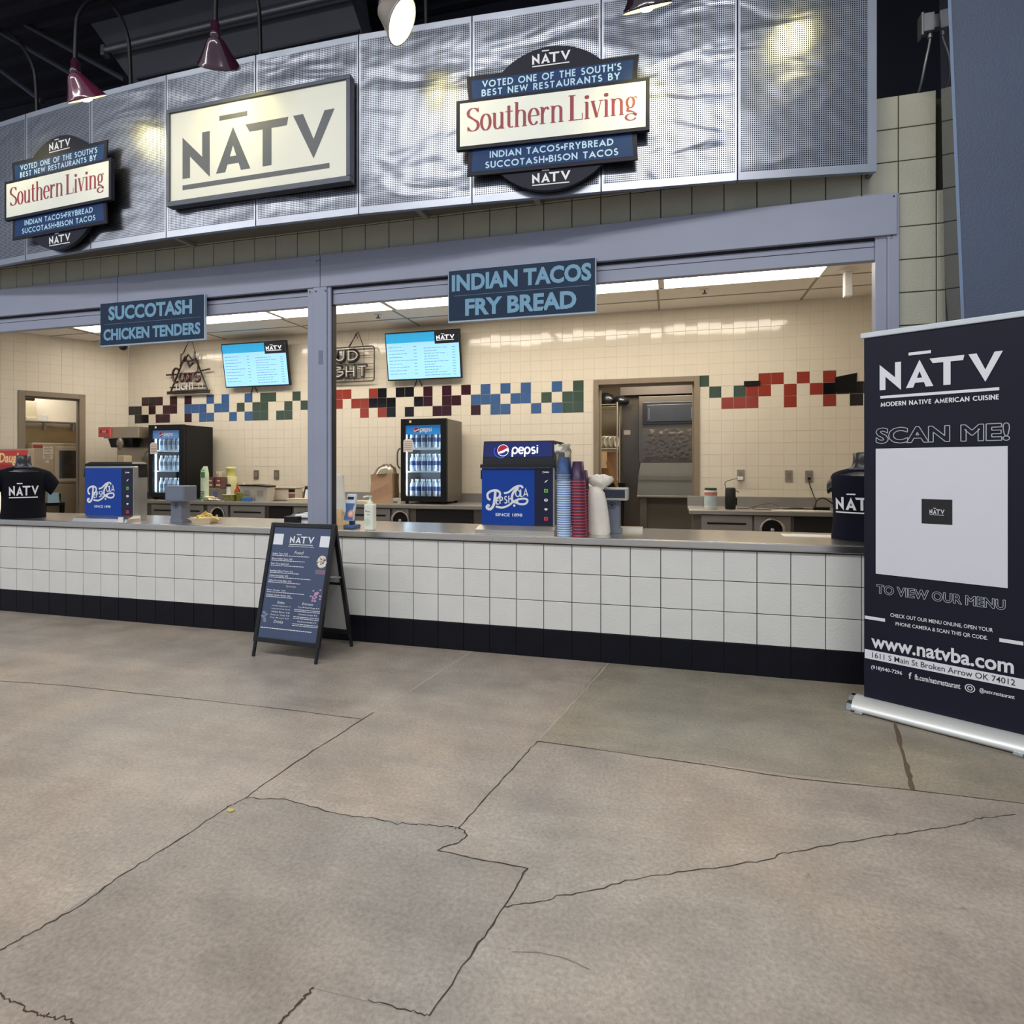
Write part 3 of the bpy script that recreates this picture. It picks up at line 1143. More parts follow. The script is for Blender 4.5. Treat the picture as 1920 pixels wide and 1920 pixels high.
def award_sign(label, cx, y, rz):
    t = thing('award_sign', label, 'sign', (cx, y, 0), rz, 'round restaurant award signs')
    mb = MB()
    zc = 3.625
    ring = arc(0, zc, .468, .466, 0, 354, 60)
    mb.prism(ring, 0, .03)
    mb.build('round_board', M_navy, t)
    mb = MB()
    lb = -.545
    mb.prism([(lb, 3.78), (-lb, 3.78), (-lb + .015, 3.955), (lb - .015, 3.955)], -.012, .0)
    mb.k = 1
    mb.flat([(lb + .03, 3.78), (-lb - .03, 3.78), (-lb - .018, 3.925), (lb + .018, 3.925)], -.0126)
    up = mb.build('upper_plate', [M_navy, M_signblue], t)
    mb = MB()
    mb.prism([(lb - .01, 3.295), (-lb + .01, 3.295), (-lb - .0, 3.48), (lb + .0, 3.48)], -.012, .0)
    mb.k = 1
    mb.flat([(lb + .02, 3.320), (-lb - .02, 3.320), (-lb - .03, 3.48), (lb + .03, 3.48)], -.0126)
    lo_ = mb.build('lower_plate', [M_navy, M_signblue], t)
    mb = MB()
    mb.prism([(-.625, 3.464), (.625, 3.464), (.625, 3.792), (-.625, 3.792)], -.03, -.0)
    mb.k = 1
    mb.rect(-.60, .60, 3.486, 3.770, -.0306)
    wp = mb.build('white_plate', [M_navy, M_signwhite], t)
    mb = MB()
    serif(mb, 'Southern Living', -.555, .555, 3.575, 3.735, -.0318)
    mb.build('red_lettering', M_red, wp)
    mb = MB()
    deco(mb, 'VOTED ONE OF THE SOUTH\'S', -.45, .45, 3.868, 3.914, .0085, -.0136, .26)
    deco(mb, 'BEST NEW RESTAURANTS BY', -.455, .44, 3.812, 3.856, .0085, -.0136, .26)
    mb.build('lettering', M_pale, up)
    mb = MB()
    deco(mb, 'INDIAN TACOS*FRYBREAD', -.40, .40, 3.400, 3.444, .0085, -.0136, .24)
    deco(mb, 'SUCCOTASH*BISON TACOS', -.43, .43, 3.334, 3.378, .0085, -.0136, .24)
    mb.build('lettering', M_pale, lo_)
    mb = MB()
    logo(mb, -.12, .13, 3.985, 4.05, -.001)
    mb.build('logo', M_ink_w, t)
    mb = MB()
    logo(mb, -.12, .13, 3.212, 3.275, -.001)
    mb.build('logo', M_ink_w, t)
    return t


award_sign('round navy and blue award sign on the fascia right of the large white sign', -.765, -.385, math.radians(4.1))
award_sign('round navy and blue award sign at the left end of the fascia', -4.87, -.435, math.radians(-3.6))

# large white light box with the wordmark
X0, X1 = -3.718, -2.155
xc = (X0 + X1) / 2
t = thing('name_sign', 'large rectangular white sign with grey wordmark in the middle of the fascia', 'sign', (xc, -.485, 0))
hw = (X1 - X0) / 2
mb = MB()
for a, b, c, d in ((-hw, hw, 3.345, 3.385), (-hw, hw, 4.055, 4.085), (-hw, -hw + .025, 3.385, 4.055), (hw - .03, hw, 3.385, 4.055)):
    mb.box(a, b, -.012, .05, c, d, .003)
mb.build('frame', mat('sign_frame_grey', (74, 78, 88), .4, .5), t)
mb = MB()
mb.box(-hw + .02, hw - .025, .0, .045, 3.38, 4.06)
mb.build('face', mat('ivory_panel', (228, 228, 212), .35, var=.015, scale=2), t)
q0, q1 = at(342, 333, -.487), at(627, 203, -.487)
mb = MB()
zb, zt = at(345, 335, -.487).z, at(627, 203, -.487).z
logo(mb, q0.x - xc, q1.x - xc, zb, zt, -.001)
mb.build('lettering', mat('sign_grey_print', (92, 96, 100), .5), t)


# food name boards hung from the header
def food_sign(label, x0, x1, l1, l2, b1, b2, z2):
    xc, hw = (x0 + x1) / 2, (x1 - x0) / 2
    t = thing('food_sign', label, 'sign', (xc, -.062, 2.427), 0, 'blue food name boards')
    W = x1 - x0
    mb = MB()
    mb.box(-hw, hw, 0, .026, 0, .385, .003)
    mb.build('edge_frame', mat('sign_edge', (168, 184, 200), .4), t)
    mb = MB()
    mb.box(-hw + .008, hw - .008, -.004, 0, .014, .380)
    b = mb.build('board', mat('food_sign_blue', (30, 50, 74), .5, spec=.2, var=.03), t)
    mb = MB()
    Z = .39
    text(mb, l1, -hw + b1[0] * W, -hw + b1[1] * W, .226, .350, -.0055, .04)
    mb.build('lettering', mat('food_sign_letters', (112, 158, 188), .5, var=.01), t)
    mb = MB()
    text(mb, l2, -hw + b2[0] * W, -hw + b2[1] * W, z2[0], z2[1], -.0055, .04)
    mb.k = 1
    mb.rect(-hw + .05, hw - .04, .1925, .1955, -.005)
    mb.build('lettering', [mat('food_sign_letters', (112, 158, 188), .5, var=.01), mat('food_sign_line', (88, 120, 150), .5)], t)


food_sign('blue hanging board reading SUCCOTASH CHICKEN TENDERS, left of the metal post', -4.889, -3.771, 'SUCCOTASH', 'CHICKEN TENDERS', (.09, .89), (.04, .965), (.050, .152))
food_sign('blue hanging board reading INDIAN TACOS FRY BREAD, right of the metal post', -1.602, -.51, 'INDIAN TACOS', 'FRY BREAD', (.03, .97), (.125, .875), (.042, .166))

# gooseneck lamps
M_plum = mat('plum_enamel', (92, 30, 58), .18, var=.05, coat=.7)
M_plumk = mat('dark_plum_enamel', (58, 26, 44), .18, var=.05, coat=.7)
M_shadein = mat('shade_inside', (246, 240, 214), .5, var=.01)
M_bulb = mat('lamp_bulb', (255, 246, 200), .4, emit=14.0, ecol=(255, 244, 190))


def gooseneck(label, xb, hx, hy, hz, aim, watts, first=(0, 0, 0), zap=5.03, shade=None):
    yb = fy(xb) + .06
    t = thing('gooseneck_lamp', label, 'lamp', (xb, yb, FZ1 - .12), 0, 'gooseneck sign lamps')
    B = Vector((xb, yb, FZ1 - .12))
    a = Vector(aim).normalized()
    sock = Vector((hx, hy, hz)) - B
    mb = MB()
    pts = [(0, 0, 0), (0, 0, .15), (0, -.01, .40)]
    h = zap - B.z
    dy, dx = sock.y, sock.x
    for k in range(1, 10):
        an = PI * k / 10
        pts.append((dx * .5 * (1 - math.cos(an)), -.01 + (dy + .01) * .5 * (1 - math.cos(an)), (.40 if k < 5 else .40) + (h - .40) * math.sin(an) + (sock.z + .30 - .40) * .5 * (1 - math.cos(an)) * (1 if k > 5 else .6)))
    pts += [tuple(sock + Vector((0, 0, .16))), tuple(sock + Vector((0, 0, .10)))]
    mb.tube(smooth_pts(pts, 4), .015, 10)
    mb.build('arm', M_black, t)
    mb = MB()
    mb.box(-.04, .04, -.012, .03, -.05, .03, .004)
    mb.build('mount', M_black, t)
    Rm = a.to_track_quat('-Z', 'Y').to_matrix().to_4x4()
    mb = MB()
    mb.M = Matrix.Translation(sock)
    mb.lathe([(.014, .13), (.022, .125), (.022, .11), (.030, .105), (.030, .05), (.036, .045), (.036, .02), (.030, .015), (.030, -.02), (.01, -.03)], 16)
    mb.build('socket', M_plumk, t)
    mb = MB()
    mb.M = Matrix.Translation(sock) @ Rm
    mb.lathe([(.035, .02), (.050, .008), (.062, -.012), (.088, -.06), (.124, -.118), (.138, -.135), (.140, -.145), (.134, -.145)], 28, cap=False)
    mb.k = 1
    mb.lathe([(.134, -.145), (.118, -.118), (.083, -.06), (.056, -.012), (.0, -.006)], 28, cap=False)
    mb.build('shade', [shade or M_plum, M_shadein], t)
    mb = MB()
    mb.M = Matrix.Translation(sock) @ Rm
    mb.lathe([(.004, -.162), (.028, -.157), (.042, -.13), (.042, -.10), (.03, -.07), (.02, -.04), (.02, -.02)], 16)
    mb.build('bulb', M_bulb, t)
    l = bpy.data.lights.new('lamp_light', 'SPOT')
    l.energy = watts
    l.color = (1.0, .86, .42)
    l.spot_size = math.radians(110)
    l.spot_blend = .7
    l.shadow_soft_size = .11
    lo = bpy.data.objects.new('lamp_light', l)
    COL.objects.link(lo)
    lo.parent = t
    lo.location = sock + a * .18
    lo.rotation_euler = a.to_track_quat('-Z', 'Y').to_euler()
    return t


gooseneck('plum gooseneck lamp tilted over the left round award sign', -4.228, -4.236, -.80, 4.235, (.03, .60, -.80), 6)
gooseneck('dark plum gooseneck lamp over the large white sign', -2.981, -2.981, -.82, 4.245, (-.33, .62, -.72), 6, shade=M_plumk)
gooseneck('gooseneck lamp twisted sideways with its glowing bulb side showing, between the white and round signs', -1.66, -1.745, -.79, 4.225, (.80, .16, -.57), 9, shade=mat('pale_taupe_enamel', (150, 142, 136), .3, coat=.4))
gooseneck('dark gooseneck lamp cut off by the top edge above the right award sign', -.16, -.147, -.80, 4.075, (.05, .55, -.83), 8, shade=mat('black_plum_enamel', (40, 24, 36), .18, coat=.7))
gooseneck('gooseneck lamp at the far left whose black arm alone shows', -5.328, -5.40, -.80, 4.25, (.05, .55, -.83), 4)
gooseneck('gooseneck lamp above the right end of the fascia, beyond the top of the view', .86, .86, -.62, 4.34, (.0, .6, -.8), 2.6)

# junction box with conduit
jq = at(1742, 46, -.085)
t = thing('junction_box', 'small grey electrical junction box with conduit above the right block strip', 'electrical box', (jq.x - .008, -.085, jq.z))
M_galv = mat('galvanised', (150, 156, 152), .4, .4)
mb = MB()
mb.box(-.035, .028, -.03, .03, -.055, .055, .004)
mb.build('box', M_galv, t)
mb = MB()
mb.box(.0285, .078, -.02, .025, -.035, .045, .004)
mb.build('mount', M_galv, t)
mb = MB()
mb.box(-.042, -.030, -.035, .035, -.075, .06, .002)
mb.build('cover', M_galv, t)
mb = MB()
mb.tube(smooth_pts([(.012, 0, -.05), (.012, 0, -.10), (-.01, 0, -.22), (-.018, .04, -.32), (-.012, .11, 3.66 - jq.z)]), .008, 8)
mb.build('conduit', M_galv, t)
mb = MB()
mb.lathe([(.014, -.085), (.014, -.055)], 10, c=(.012, 0, 0))
mb.build('connector', M_galv, t)

# ================================================================== A-FRAME MENU BOARD
t = thing('menu_stand', 'black framed folding menu board standing on the floor before the counter', 'sign', (-2.64, -.325, 0), math.radians(-3.5))
hw, H, dep = .284, .945, .215
ang = math.atan2(dep, H)
S = math.hypot(dep, H)
M_fr = mat('black_satin_frame', (22, 22, 26), .35, var=.05)
M_chalk = mat('slate_blue_poster', (66, 80, 110), .45, var=.05, scale=3)


def leaf(sgn, name, poster):
    """leaf in local x / s-up coordinates leaning back to the hinge"""
    A = Matrix.Translation((0, 0, H)) @ Matrix.Rotation(-sgn * ang, 4, 'X') @ Matrix.Translation((0, 0, -S))
    if sgn < 0:
        A = A @ Matrix.Rotation(PI, 4, 'Z')
    mb = MB()
    mb.M = A
    for s in (-1, 1):
        x0 = s * hw - .016
        mb.box(min(s * hw, s * hw - s * .032), max(s * hw, s * hw - s * .032), -.012, .012, .105, S, .003)
    mb.box(-hw + .032, hw - .032, -.012, .012, S - .03, S, .003)
    mb.box(-hw + .032, hw - .032, -.012, .012, .105, .140, .003)
    if sgn < 0:
        mb.box(-hw + .032, hw - .032, -.006, .006, .50, .52)
    f = mb.build(name, M_fr, t)
    for s in (-1, 1):
        g = MB()
        g.M = A
        g.tube([(s * (hw - .016), 0, .003), (s * (hw - .016), 0, .11)], .0125, 12)
        g.build('leg', M_fr, f)
    g = MB()
    g.M = A
    g.box(-hw + .03, hw - .03, -.004, .004, .138, S - .028)
    p = g.build('poster' if sgn > 0 else 'back_sheet', poster, f)
    return A, f


A, f1 = leaf(1, 'front_leaf', M_chalk)
A2, f2 = leaf(-1, 'rear_leaf', mat('grey_sheet', (172, 172, 168), .6, var=.04))
mb = MB()
mb.tube([(hw - .02, -.085, .58), (hw - .02, .10, .545)], .008, 8)
mb.build('stay', mat('grey_stay', (170, 172, 176), .35, .5), t)
mb = MB()
mb.M = A
y = -.0052
W = hw - .03


def U(a):
    return -W + a * 2 * W


def Z(b):
    return S - .03 - b * (S - .168)


logo(mb, U(.31), U(.73), Z(.145), Z(.082), y)
text(mb, 'MODERN NATIVE AMERICAN CUISINE', U(.30), U(.74), Z(.180), Z(.171), y, .01)
text(mb, 'Food', U(.42), U(.58), Z(.245), Z(.215), y, .0, .2)
rows = [('Indian Taco 12.0', .09, .31, .243, .62), ('Bison Indian Taco 14.0', .09, .40, .289, .56), ('Bison Taco Salad 12.0', .09, .35, .335, .56), ('Breakfast Bison Tacos 12.0', .09, .44, .400, .50), ('Sofkee Succotash 10.0', .09, .37, .442, .70), ('Sofkee Succotash Bison 12.0', .09, .44, .487, .54),
        ('Bison Burger 12.0', .09, .36, .575, .64), ('Chicken Tender Basket 10.0', .09, .46, .617, .44)]
for s, a, b, zz, ln in rows:
    text(mb, s, U(a - .05), U(b), Z(zz + .012), Z(zz - .003), y, .015)
    x = a - .05
    while x < ln + .05:
        d = random.uniform(.02, .06)
        mb.rect(U(x), U(min(x + d, ln + .06)), Z(zz + .0245), Z(zz + .019), y)
        x += d + .008
text(mb, 'Sides', U(.25), U(.38), Z(.695), Z(.672), y, .0, .15)
text(mb, 'Entrees', U(.68), U(.86), Z(.688), Z(.666), y, .0, .15)
text(mb, 'Drinks', U(.24), U(.40), Z(.865), Z(.838), y, .0, .2)
for i in range(5):
    text(mb, ['Fry Bread Chips & Salsa 5.0', 'Fry Bread Wild Rice Tots 4.0', 'Wild Rice 4.0', 'Fries or Tots 4.0', 'Fry Bread 4.0'][i], U(.17), U(.49), Z(.722 + .026 * i), Z(.71 + .026 * i), y, .01)
for i, (s, a, b) in enumerate((('Fry Bread Dog 6.0', .62, .97), ('Chicken Strips 9.0', .64, .95), ('Fry Bread Sundae 7.0', .64, .95))):
    zz = .705 + .062 * i
    text(mb, s, U(a), U(b), Z(zz + .012), Z(zz - .002), y, .015)
    for k in range(2):
        x = .56
        while x < .99:
            d = random.uniform(.03, .07)
            mb.rect(U(x), U(min(x + d, .99)), Z(zz + .030 + .014 * k), Z(zz + .025 + .014 * k), y)
            x += d + .008
x = .03
while x < .9:
    d = random.uniform(.02, .05)
    mb.rect(U(x), U(x + d), Z(.917), Z(.910), y)
    x += d + .007
mb.build('lettering', M_ink_w, f1)
mb = MB()
mb.M = A
text(mb, 'Specials', U(.36), U(.53), Z(.548), Z(.528), y, .0, .2)
mb.build('lettering', mat('peach_print', (232, 196, 176), .5), f1)
mb = MB()
mb.M = A
for (a0, a1, b0, b1), (c0, c1, d0, d1) in (((.02, .19, .065, .165), (.08, .13, .10, .13)), ((.83, 1.0, .07, .17), (.89, .94, .105, .135))):
    mb = MB()
    mb.M = A
    mb.rect(U(a0), U(a1), Z(b1), Z(b0), y)
    mb.build('white_square', [M_ink_w, M_ink_k], f1)
mb = MB()
mb.M = A
mb.flat([(U(.84) + 0.095 * W * 2 * (math.cos(i * .3) * (1 + .08 * math.sin(5 * i))) * .8 + .035, Z(.30) + .045 * math.sin(i * .3)) for i in range(21)], y)
mb.k = 1
for i in range(46):
    mb.k = (1, 0, 3, 1)[i % 4]
    a, b = random.gauss(.91, .035), random.gauss(.30, .024)
    mb.flat(arc(U(a), Z(b), random.uniform(.003, .008), .004, 0, 300, 7), y - .0004 - i * .00001)
mb.k = 2
mb.rect(U(.82), U(.995), Z(.412), Z(.372), y)
PICM = [mat('print_cream', (226, 220, 200), .5), mat('print_brown', (70, 62, 56), .5), mat('print_mauve', (124, 104, 128), .5), mat('print_pink', (196, 150, 184), .5), mat('print_grey', (120, 132, 156), .5)]
mb.build('food_picture', PICM, f1)
mb = MB()
mb.M = A
mb.k = 3
for i in range(26):
    a, b = min(.98, random.gauss(.9, .045)), random.gauss(.605, .024)
    mb.flat(arc(U(a), Z(b), .009, .006, 0, 300, 6), y - .0004 - i * .00001)
mb.build('food_picture', PICM, f1)
mb = MB()
mb.M = A
mb.k = 4
for i in range(12):
    a, b = max(.03, random.gauss(.07, .03)), random.gauss(.80, .03)
    mb.flat(arc(U(a), Z(b), .014, .008, 0, 300, 8), y - .0004 - i * .00001)
mb.build('food_picture', PICM, f1)

# ================================================================== ROLL-UP BANNER
t = thing('banner_stand', 'tall navy roll-up banner with white square and web address, beside the counter', 'banner', (1.03, -.40, 0), math.radians(-29.5))
mb = MB()
prof = [(-.095, .008), (-.096, .020), (-.090, .032), (-.078, .046), (-.060, .058), (-.036, .068), (-.012, .072), (.03, .068), (.07, .05), (.09, .02), (.09, .008)]
mb.loft([[(-.03, a, b) for a, b in prof], [(.735, a, b) for a, b in prof]], smooth=True)
mb.build('base', mat('silver_base', (216, 218, 218), .38, .35, var=.02), t)
for s, x in ((-1, -.042), (1, .747)):
    mb = MB()
    mb.loft([[(x - .012, a * 1.05, b * 1.12 - .012) for a, b in prof], [(x + .012, a * 1.05, b * 1.12 - .012) for a, b in prof]], smooth=False)
    mb.build('end_cap', mat('chrome_cap', (196, 200, 200), .12, 1.0), t)
mb = MB()
mb.box(-.01, .03, -.12, .10, 0, .012, .003)
mb.box(.66, .70, -.12, .10, 0, .012, .003)
mb.build('foot', mat('chrome_cap', (196, 200, 200), .12, 1.0), t)
W = .705
mb = MB()
nx, nz = 24, 30
V, F = [], []
for j in range(nz + 1):
    for i in range(nx + 1):
        u = .012 + (W - .012) * i / nx
        z = .06 + 2.05 * j / nz
        e = math.sin(PI * i / nx)
        V.append((u, .004 * math.sin(i / nx * 7 + j * .12) * .4 * (1 - e) - .002, z))
for j in range(nz):
    for i in range(nx):
        a = j * (nx + 1) + i
        F.append((a, a + 1, a + nx + 2, a + nx + 1))
mb.add(V, F, True)
mb.build('fabric', mat('navy_banner', (23, 25, 42), .5, spec=.25, var=.04, scale=2), t)
mb = MB()
mb.box(-.005, W + .02, -.012, .012, 2.088, 2.118, .005)
mb.build('top_rail', mat('rail_white', (206, 214, 224), .35), t)
mb = MB()
mb.tube([(.35, .03, .05), (.35, .03, 2.09)], .009, 8)
mb.build('pole', M_galv, t)
y = -.006
mb = MB()
logo(mb, .089, .616, 1.789, 1.935, y, under=False)
mb.rect(.092, .602, 1.742, 1.757, y)
mb.build('logo', M_ink_w, t)
for q_ in ((.602, .692, .503, .521), (.016, .115, .511, .529), (.016, W - .003, .290, .341)):
    mb = MB()
    mb.rect(*q_, y)
    mb.build('stripe', M_ink_w, t)
mb = MB()
text(mb, 'CHECK OUT OUR MENU ONLINE, OPEN YOUR', .14, .578, .541, .564, y, .01)
text(mb, 'PHONE CAMERA & SCAN THIS QR CODE.', .165, .557, .498, .521, y, .01)
mb.build('lettering', M_ink_w, t)
mb = MB()
text(mb, 'www.natvba.com', .048, .657, .356, .432, y, .025)
mb.build('lettering', M_ink_w, t)
mb = MB()
text(mb, '(918)940-7296', .048, .195, .232, .258, y, .015)
text(mb, 'f', .225, .238, .226, .262, y, .02)
text(mb, 'fb.com/natvrestaurant', .252, .448, .228, .258, y, .015)
text(mb, '@natv.restaurant', .525, .660, .230, .256, y, .015)
mb.build('lettering', M_ink_w, t)
mb = MB()
mb.stroke(arc(.487, .243, .019, .019, 0, 345, 20), .004, y, closed=True)
mb.stroke(arc(.487, .243, .009, .009, 0, 345, 16), .004, y, closed=True)
mb.build('round_icon', M_ink_w, t)
mb = MB()
deco(mb, 'MODERN NATIVE AMERICAN CUISINE', .095, .60, 1.697, 1.722, .0048, y, .22)
mb.build('lettering', M_ink_w, t)
mb = MB()
text(mb, 'SCAN ME!', .071, .641, 1.494, 1.580, y, .035, 0, .0042)
mb.build('outline_lettering', mat('outline_grey', (170, 174, 186), .5), t)
mb = MB()
text(mb, 'TO VIEW OUR MENU', .074, .625, .662, .712, y, .025, 0, .0026)
mb.build('outline_lettering', mat('outline_grey', (170, 174, 186), .5), t)
mb = MB()
mb.rect(.070, .634, .771, 1.466, y)
mb.k = 1
mb.rect(.283, .415, 1.065, 1.195, y - .0006)
mb.k = 0
logo(mb, .318, .382, 1.118, 1.142, y - .0012)
mb.build('white_square', [mat('banner_white', (216, 218, 228), .45, var=.01), M_ink_k], t)
mb = MB()
text(mb, '1611 S Main St Broken Arrow OK 74012', .053, .662, .301, .331, y - .0006, .005)
mb.build('lettering', M_ink_k, t)
# ================================================================== CEILING FITTINGS
M_lit = mat('lit_diffuser', (255, 250, 240), .6, emit=8.5, ecol=(255, 244, 226))
M_lframe = mat('white_fixture', (226, 222, 212), .5)
for i in range(6):
    x1 = 1.446 - 1.60 * i
    x0 = x1 - 1.535
    lab = ['fluorescent ceiling panel at the right end, nearest the small white hanging box', 'fluorescent ceiling panel just right of the INDIAN TACOS board', 'fluorescent ceiling panel just left of the INDIAN TACOS board', 'fluorescent ceiling panel behind the top of the metal post',
           'fluorescent ceiling panel just right of the SUCCOTASH board', 'fluorescent ceiling panel at the left end behind the SUCCOTASH board'][i]
    t = thing('ceiling_light', lab, 'ceiling light', ((x0 + x1) / 2, 2.24, ZC), 0, 'fluorescent panels in the kitchen ceiling')
    h = (x1 - x0) / 2
    mb = MB()
    for a, b, c, d in ((-h - .02, h + .02, -.31, -.29), (-h - .02, h + .02, .29, .31), (-h - .02, -h, -.29, .29), (h, h + .02, -.29, .29)):
        mb.box(a, b, c, d, -.012, -.0005)
    mb.build('frame', M_lframe, t)
    mb = MB()
    mb.box(-h, h, -.29, .29, -.007, -.001)
    mb.build('diffuser', M_lit, t)
q0, q1 = at(1582, 557, 2.4), at(1597, 503, 2.4)
t = thing('hanging_sign_box', 'small white box hanging from the kitchen ceiling at the right', 'fixture', ((q0.x + q1.x) / 2, 2.4, ZC))
mb = MB()
mb.box(-.036, .036, -.036, .036, q0.z - ZC, -.03, .006)
mb.build('body', M_white, t)
mb = MB()
mb.lathe([(.03, -.03), (.08, -.02), (.10, 0)], 18)
mb.build('canopy', M_lframe, t)
for px, py, lab in ((709, 590, 'small ceiling sprinkler head left of the INDIAN TACOS board'), (1321, 543, 'small ceiling sprinkler head right of the INDIAN TACOS board')):
    d = (HOR - py) / FPX
    r = _ray(px, py)
    k = (ZC - CAMZ) / r[2]
    t = thing('ceiling_sprinkler', lab, 'sprinkler', (k * r[0], CAMY + k * r[1], ZC), 0, 'ceiling sprinklers')
    mb = MB()
    mb.lathe([(.05, -.006), (.05, 0)], 16)
    mb.build('plate', M_lframe, t)
    mb = MB()
    mb.lathe([(.028, -.045), (.028, -.040), (.008, -.038), (.008, -.006)], 12)
    mb.build('deflector', mat('brass_dark', (70, 62, 54), .4, .6), t)
q = at(231, 640, 3.05)
t = thing('dome_camera', 'small dome security camera under the kitchen ceiling in the left corner', 'camera', (q.x, 3.05, ZC))
mb = MB()
mb.lathe([(.075, -.10), (.085, -.09), (.085, 0)], 20)
mb.build('housing', M_white, t)
mb = MB()
mb.lathe([(.0, -.165), (.03, -.158), (.05, -.14), (.062, -.10)], 20, cap=False)
mb.build('dome', mat('dark_dome', (18, 18, 20), .1), t)

# ================================================================== SCREENS, NEON SIGNS ON THE BACK WALL
M_bez = mat('bezel', (16, 16, 18), .3)
M_scr = mat('screen_blue', (150, 205, 245), .3, emit=.50, ecol=(140, 200, 250), var=.01)
M_scr2 = mat('screen_cyan', (40, 160, 215), .3, emit=.42, ecol=(30, 160, 222), var=.01)
M_scrk = mat('screen_black', (14, 18, 30), .3)
M_scrt = mat('screen_text', (110, 140, 170), .4, emit=.35, ecol=(112, 146, 180))
M_cable = mat('cable_black', (18, 18, 20), .5)


def menu_tv(label, x0, x1):
    xc, hw, hh = (x0 + x1) / 2, (x1 - x0) / 2, .325
    t = thing('menu_screen', label, 'television', (xc, 3.27, 2.885), 0, 'menu screens on the back wall', rx=math.radians(9))
    mb = MB()
    mb.box(-hw, hw, 0, .05, -hh, hh, .008)
    mb.build('bezel', M_bez, t)
    mb = MB()
    b = .018
    y = -.0012
    mb.rect(-hw + b, hw - b, -hh + b, hh - b, y)
    mb.k = 1
    mb.rect(-hw + b, hw * .34, hh - .145, hh - b, y - .0006)
    mb.k = 2
    mb.rect(hw * .34, hw - b, hh - .18, hh - b, y - .0010)
    mb.k = 3
    for side in (0, 1):
        for r in range(11 if side else 9):
            z = hh - .20 - r * (.036 if side else .045) - (.03 if side else 0)
            x = -hw + .05 if not side else .02
            e = x + random.uniform(.16, .36)
            while x < e:
                d = random.uniform(.02, .06)
                mb.rect(x, x + d, z - .004, z + .004, y - .0010)
                x += d + .01
            xr = -.13 if not side else hw - .12
            mb.rect(xr, xr + .045, z - .004, z + .004, y - .0010)
    s = mb.build('screen', [M_scr, M_scr2, M_scrk, M_scrt], t)
    mb = MB()
    logo(mb, hw * .39, hw - .075, hh - .125, hh - .07, y - .003)
    mb.build('logo', mat('screen_white', (235, 240, 248), .4, emit=.7, ecol=(240, 244, 250)), s)
    mb = MB()
    mb.box(-.12, .12, .05, .105, -.12, .12, .005)
    mb.build('wall_mount', M_black, t)
    mb = MB()
    mb.tube(smooth_pts([(-.14, .08, -hh + .02), (-.18, .09, -hh - .07), (-.23, .11, -hh - .12)]), .006, 6)
    mb.tube(smooth_pts([(-.12, .08, -hh + .02), (-.08, .10, -hh - .10), (-.12, .12, -hh - .16)]), .006, 6)
    mb.build('cable', M_cable, t)
    return t


menu_tv('menu screen with blue picture left of the metal post', -6.52, -5.395)
menu_tv('menu screen with blue picture right of the metal post', -3.825, -2.73)

M_neon = mat('neon_off_plum', (62, 22, 36), .2, coat=.5)
M_neonk = mat('neon_off_black', (34, 30, 32), .3, coat=.3)
M_neonw = mat('neon_off_white', (206, 204, 200), .25, coat=.4)


def N3(pts, y):
    return [(a, y, b) for a, b in pts]


# mountain shaped one
c = at(353, 706, 3.36)
t = thing('neon_sign', 'unlit mountain-shaped neon beer sign hanging left of the left screen', 'neon sign', (c.x, 3.36, c.z))
mb = MB()
for p in ([(-.40, -.23), (.40, -.23)], [(-.40, -.255), (.40, -.255)], [(-.33, -.22), (-.12, .20), (.0, .34), (.08, .25), (.14, .28), (.36, -.22)], [(-.10, .24), (.18, .24), (.18, .05), (-.16, .05)], [(-.42, .04), (-.2, .04)], [(.25, .08), (.40, .10)], [(-.34, -.16), (.34, -.16)], [(-.14, .36), (-.14, .20)], [(.12, .38), (.12, .22)]):
    mb.tube(N3(p, 0), .013, 6)
mb.build('frame', M_neonk, t)
mb = MB()
for p in (arc(-.20, .02, .07, .11, 50, 300, 12), arc(-.09, -.02, .04, .06, 0, 345, 12), arc(.0, -.02, .04, .06, 0, 345, 12), [(.07, .04), (.07, -.09)], arc(.11, .01, .035, .03, 160, 20, 6), arc(.20, .02, .04, .04, 40, 240, 8) + arc(.20, -.05, .05, .04, 60, -140, 8), [(-.12, .16), (-.03, .30), (.06, .14), (.12, .20)]):
    mb.tube(N3(p, -.03), .018, 6)
mb.build('script_tube', M_neon, t)
mb = MB()
x = -.20
for ch in 'LIGHT':
    wd, st = DECO[ch]
    for p in st:
        mb.tube([(x + a * .10, -.03, -.21 + b * .10) for a, b in p], .011, 6)
    x += wd * .09 + .02
for p in ([(-.08, .05), (-.06, .12), (-.02, .06)], [(.22, -.2), (.30, -.2), (.28, -.12), (.22, -.13), (.22, -.2)]):
    mb.tube(N3(p, -.022), .008, 6)
mb.build('letter_tube', M_neonw, t)
mb = MB()
mb.tube([(-.13, .01, .34), (.02, .03, .62), (.13, .01, .35)], .005, 6)
mb.tube([(-.11, .02, .36), (.0, .03, .60), (.03, .02, .52)], .004, 6)
mb.build('hanging_cord', M_cable, t)

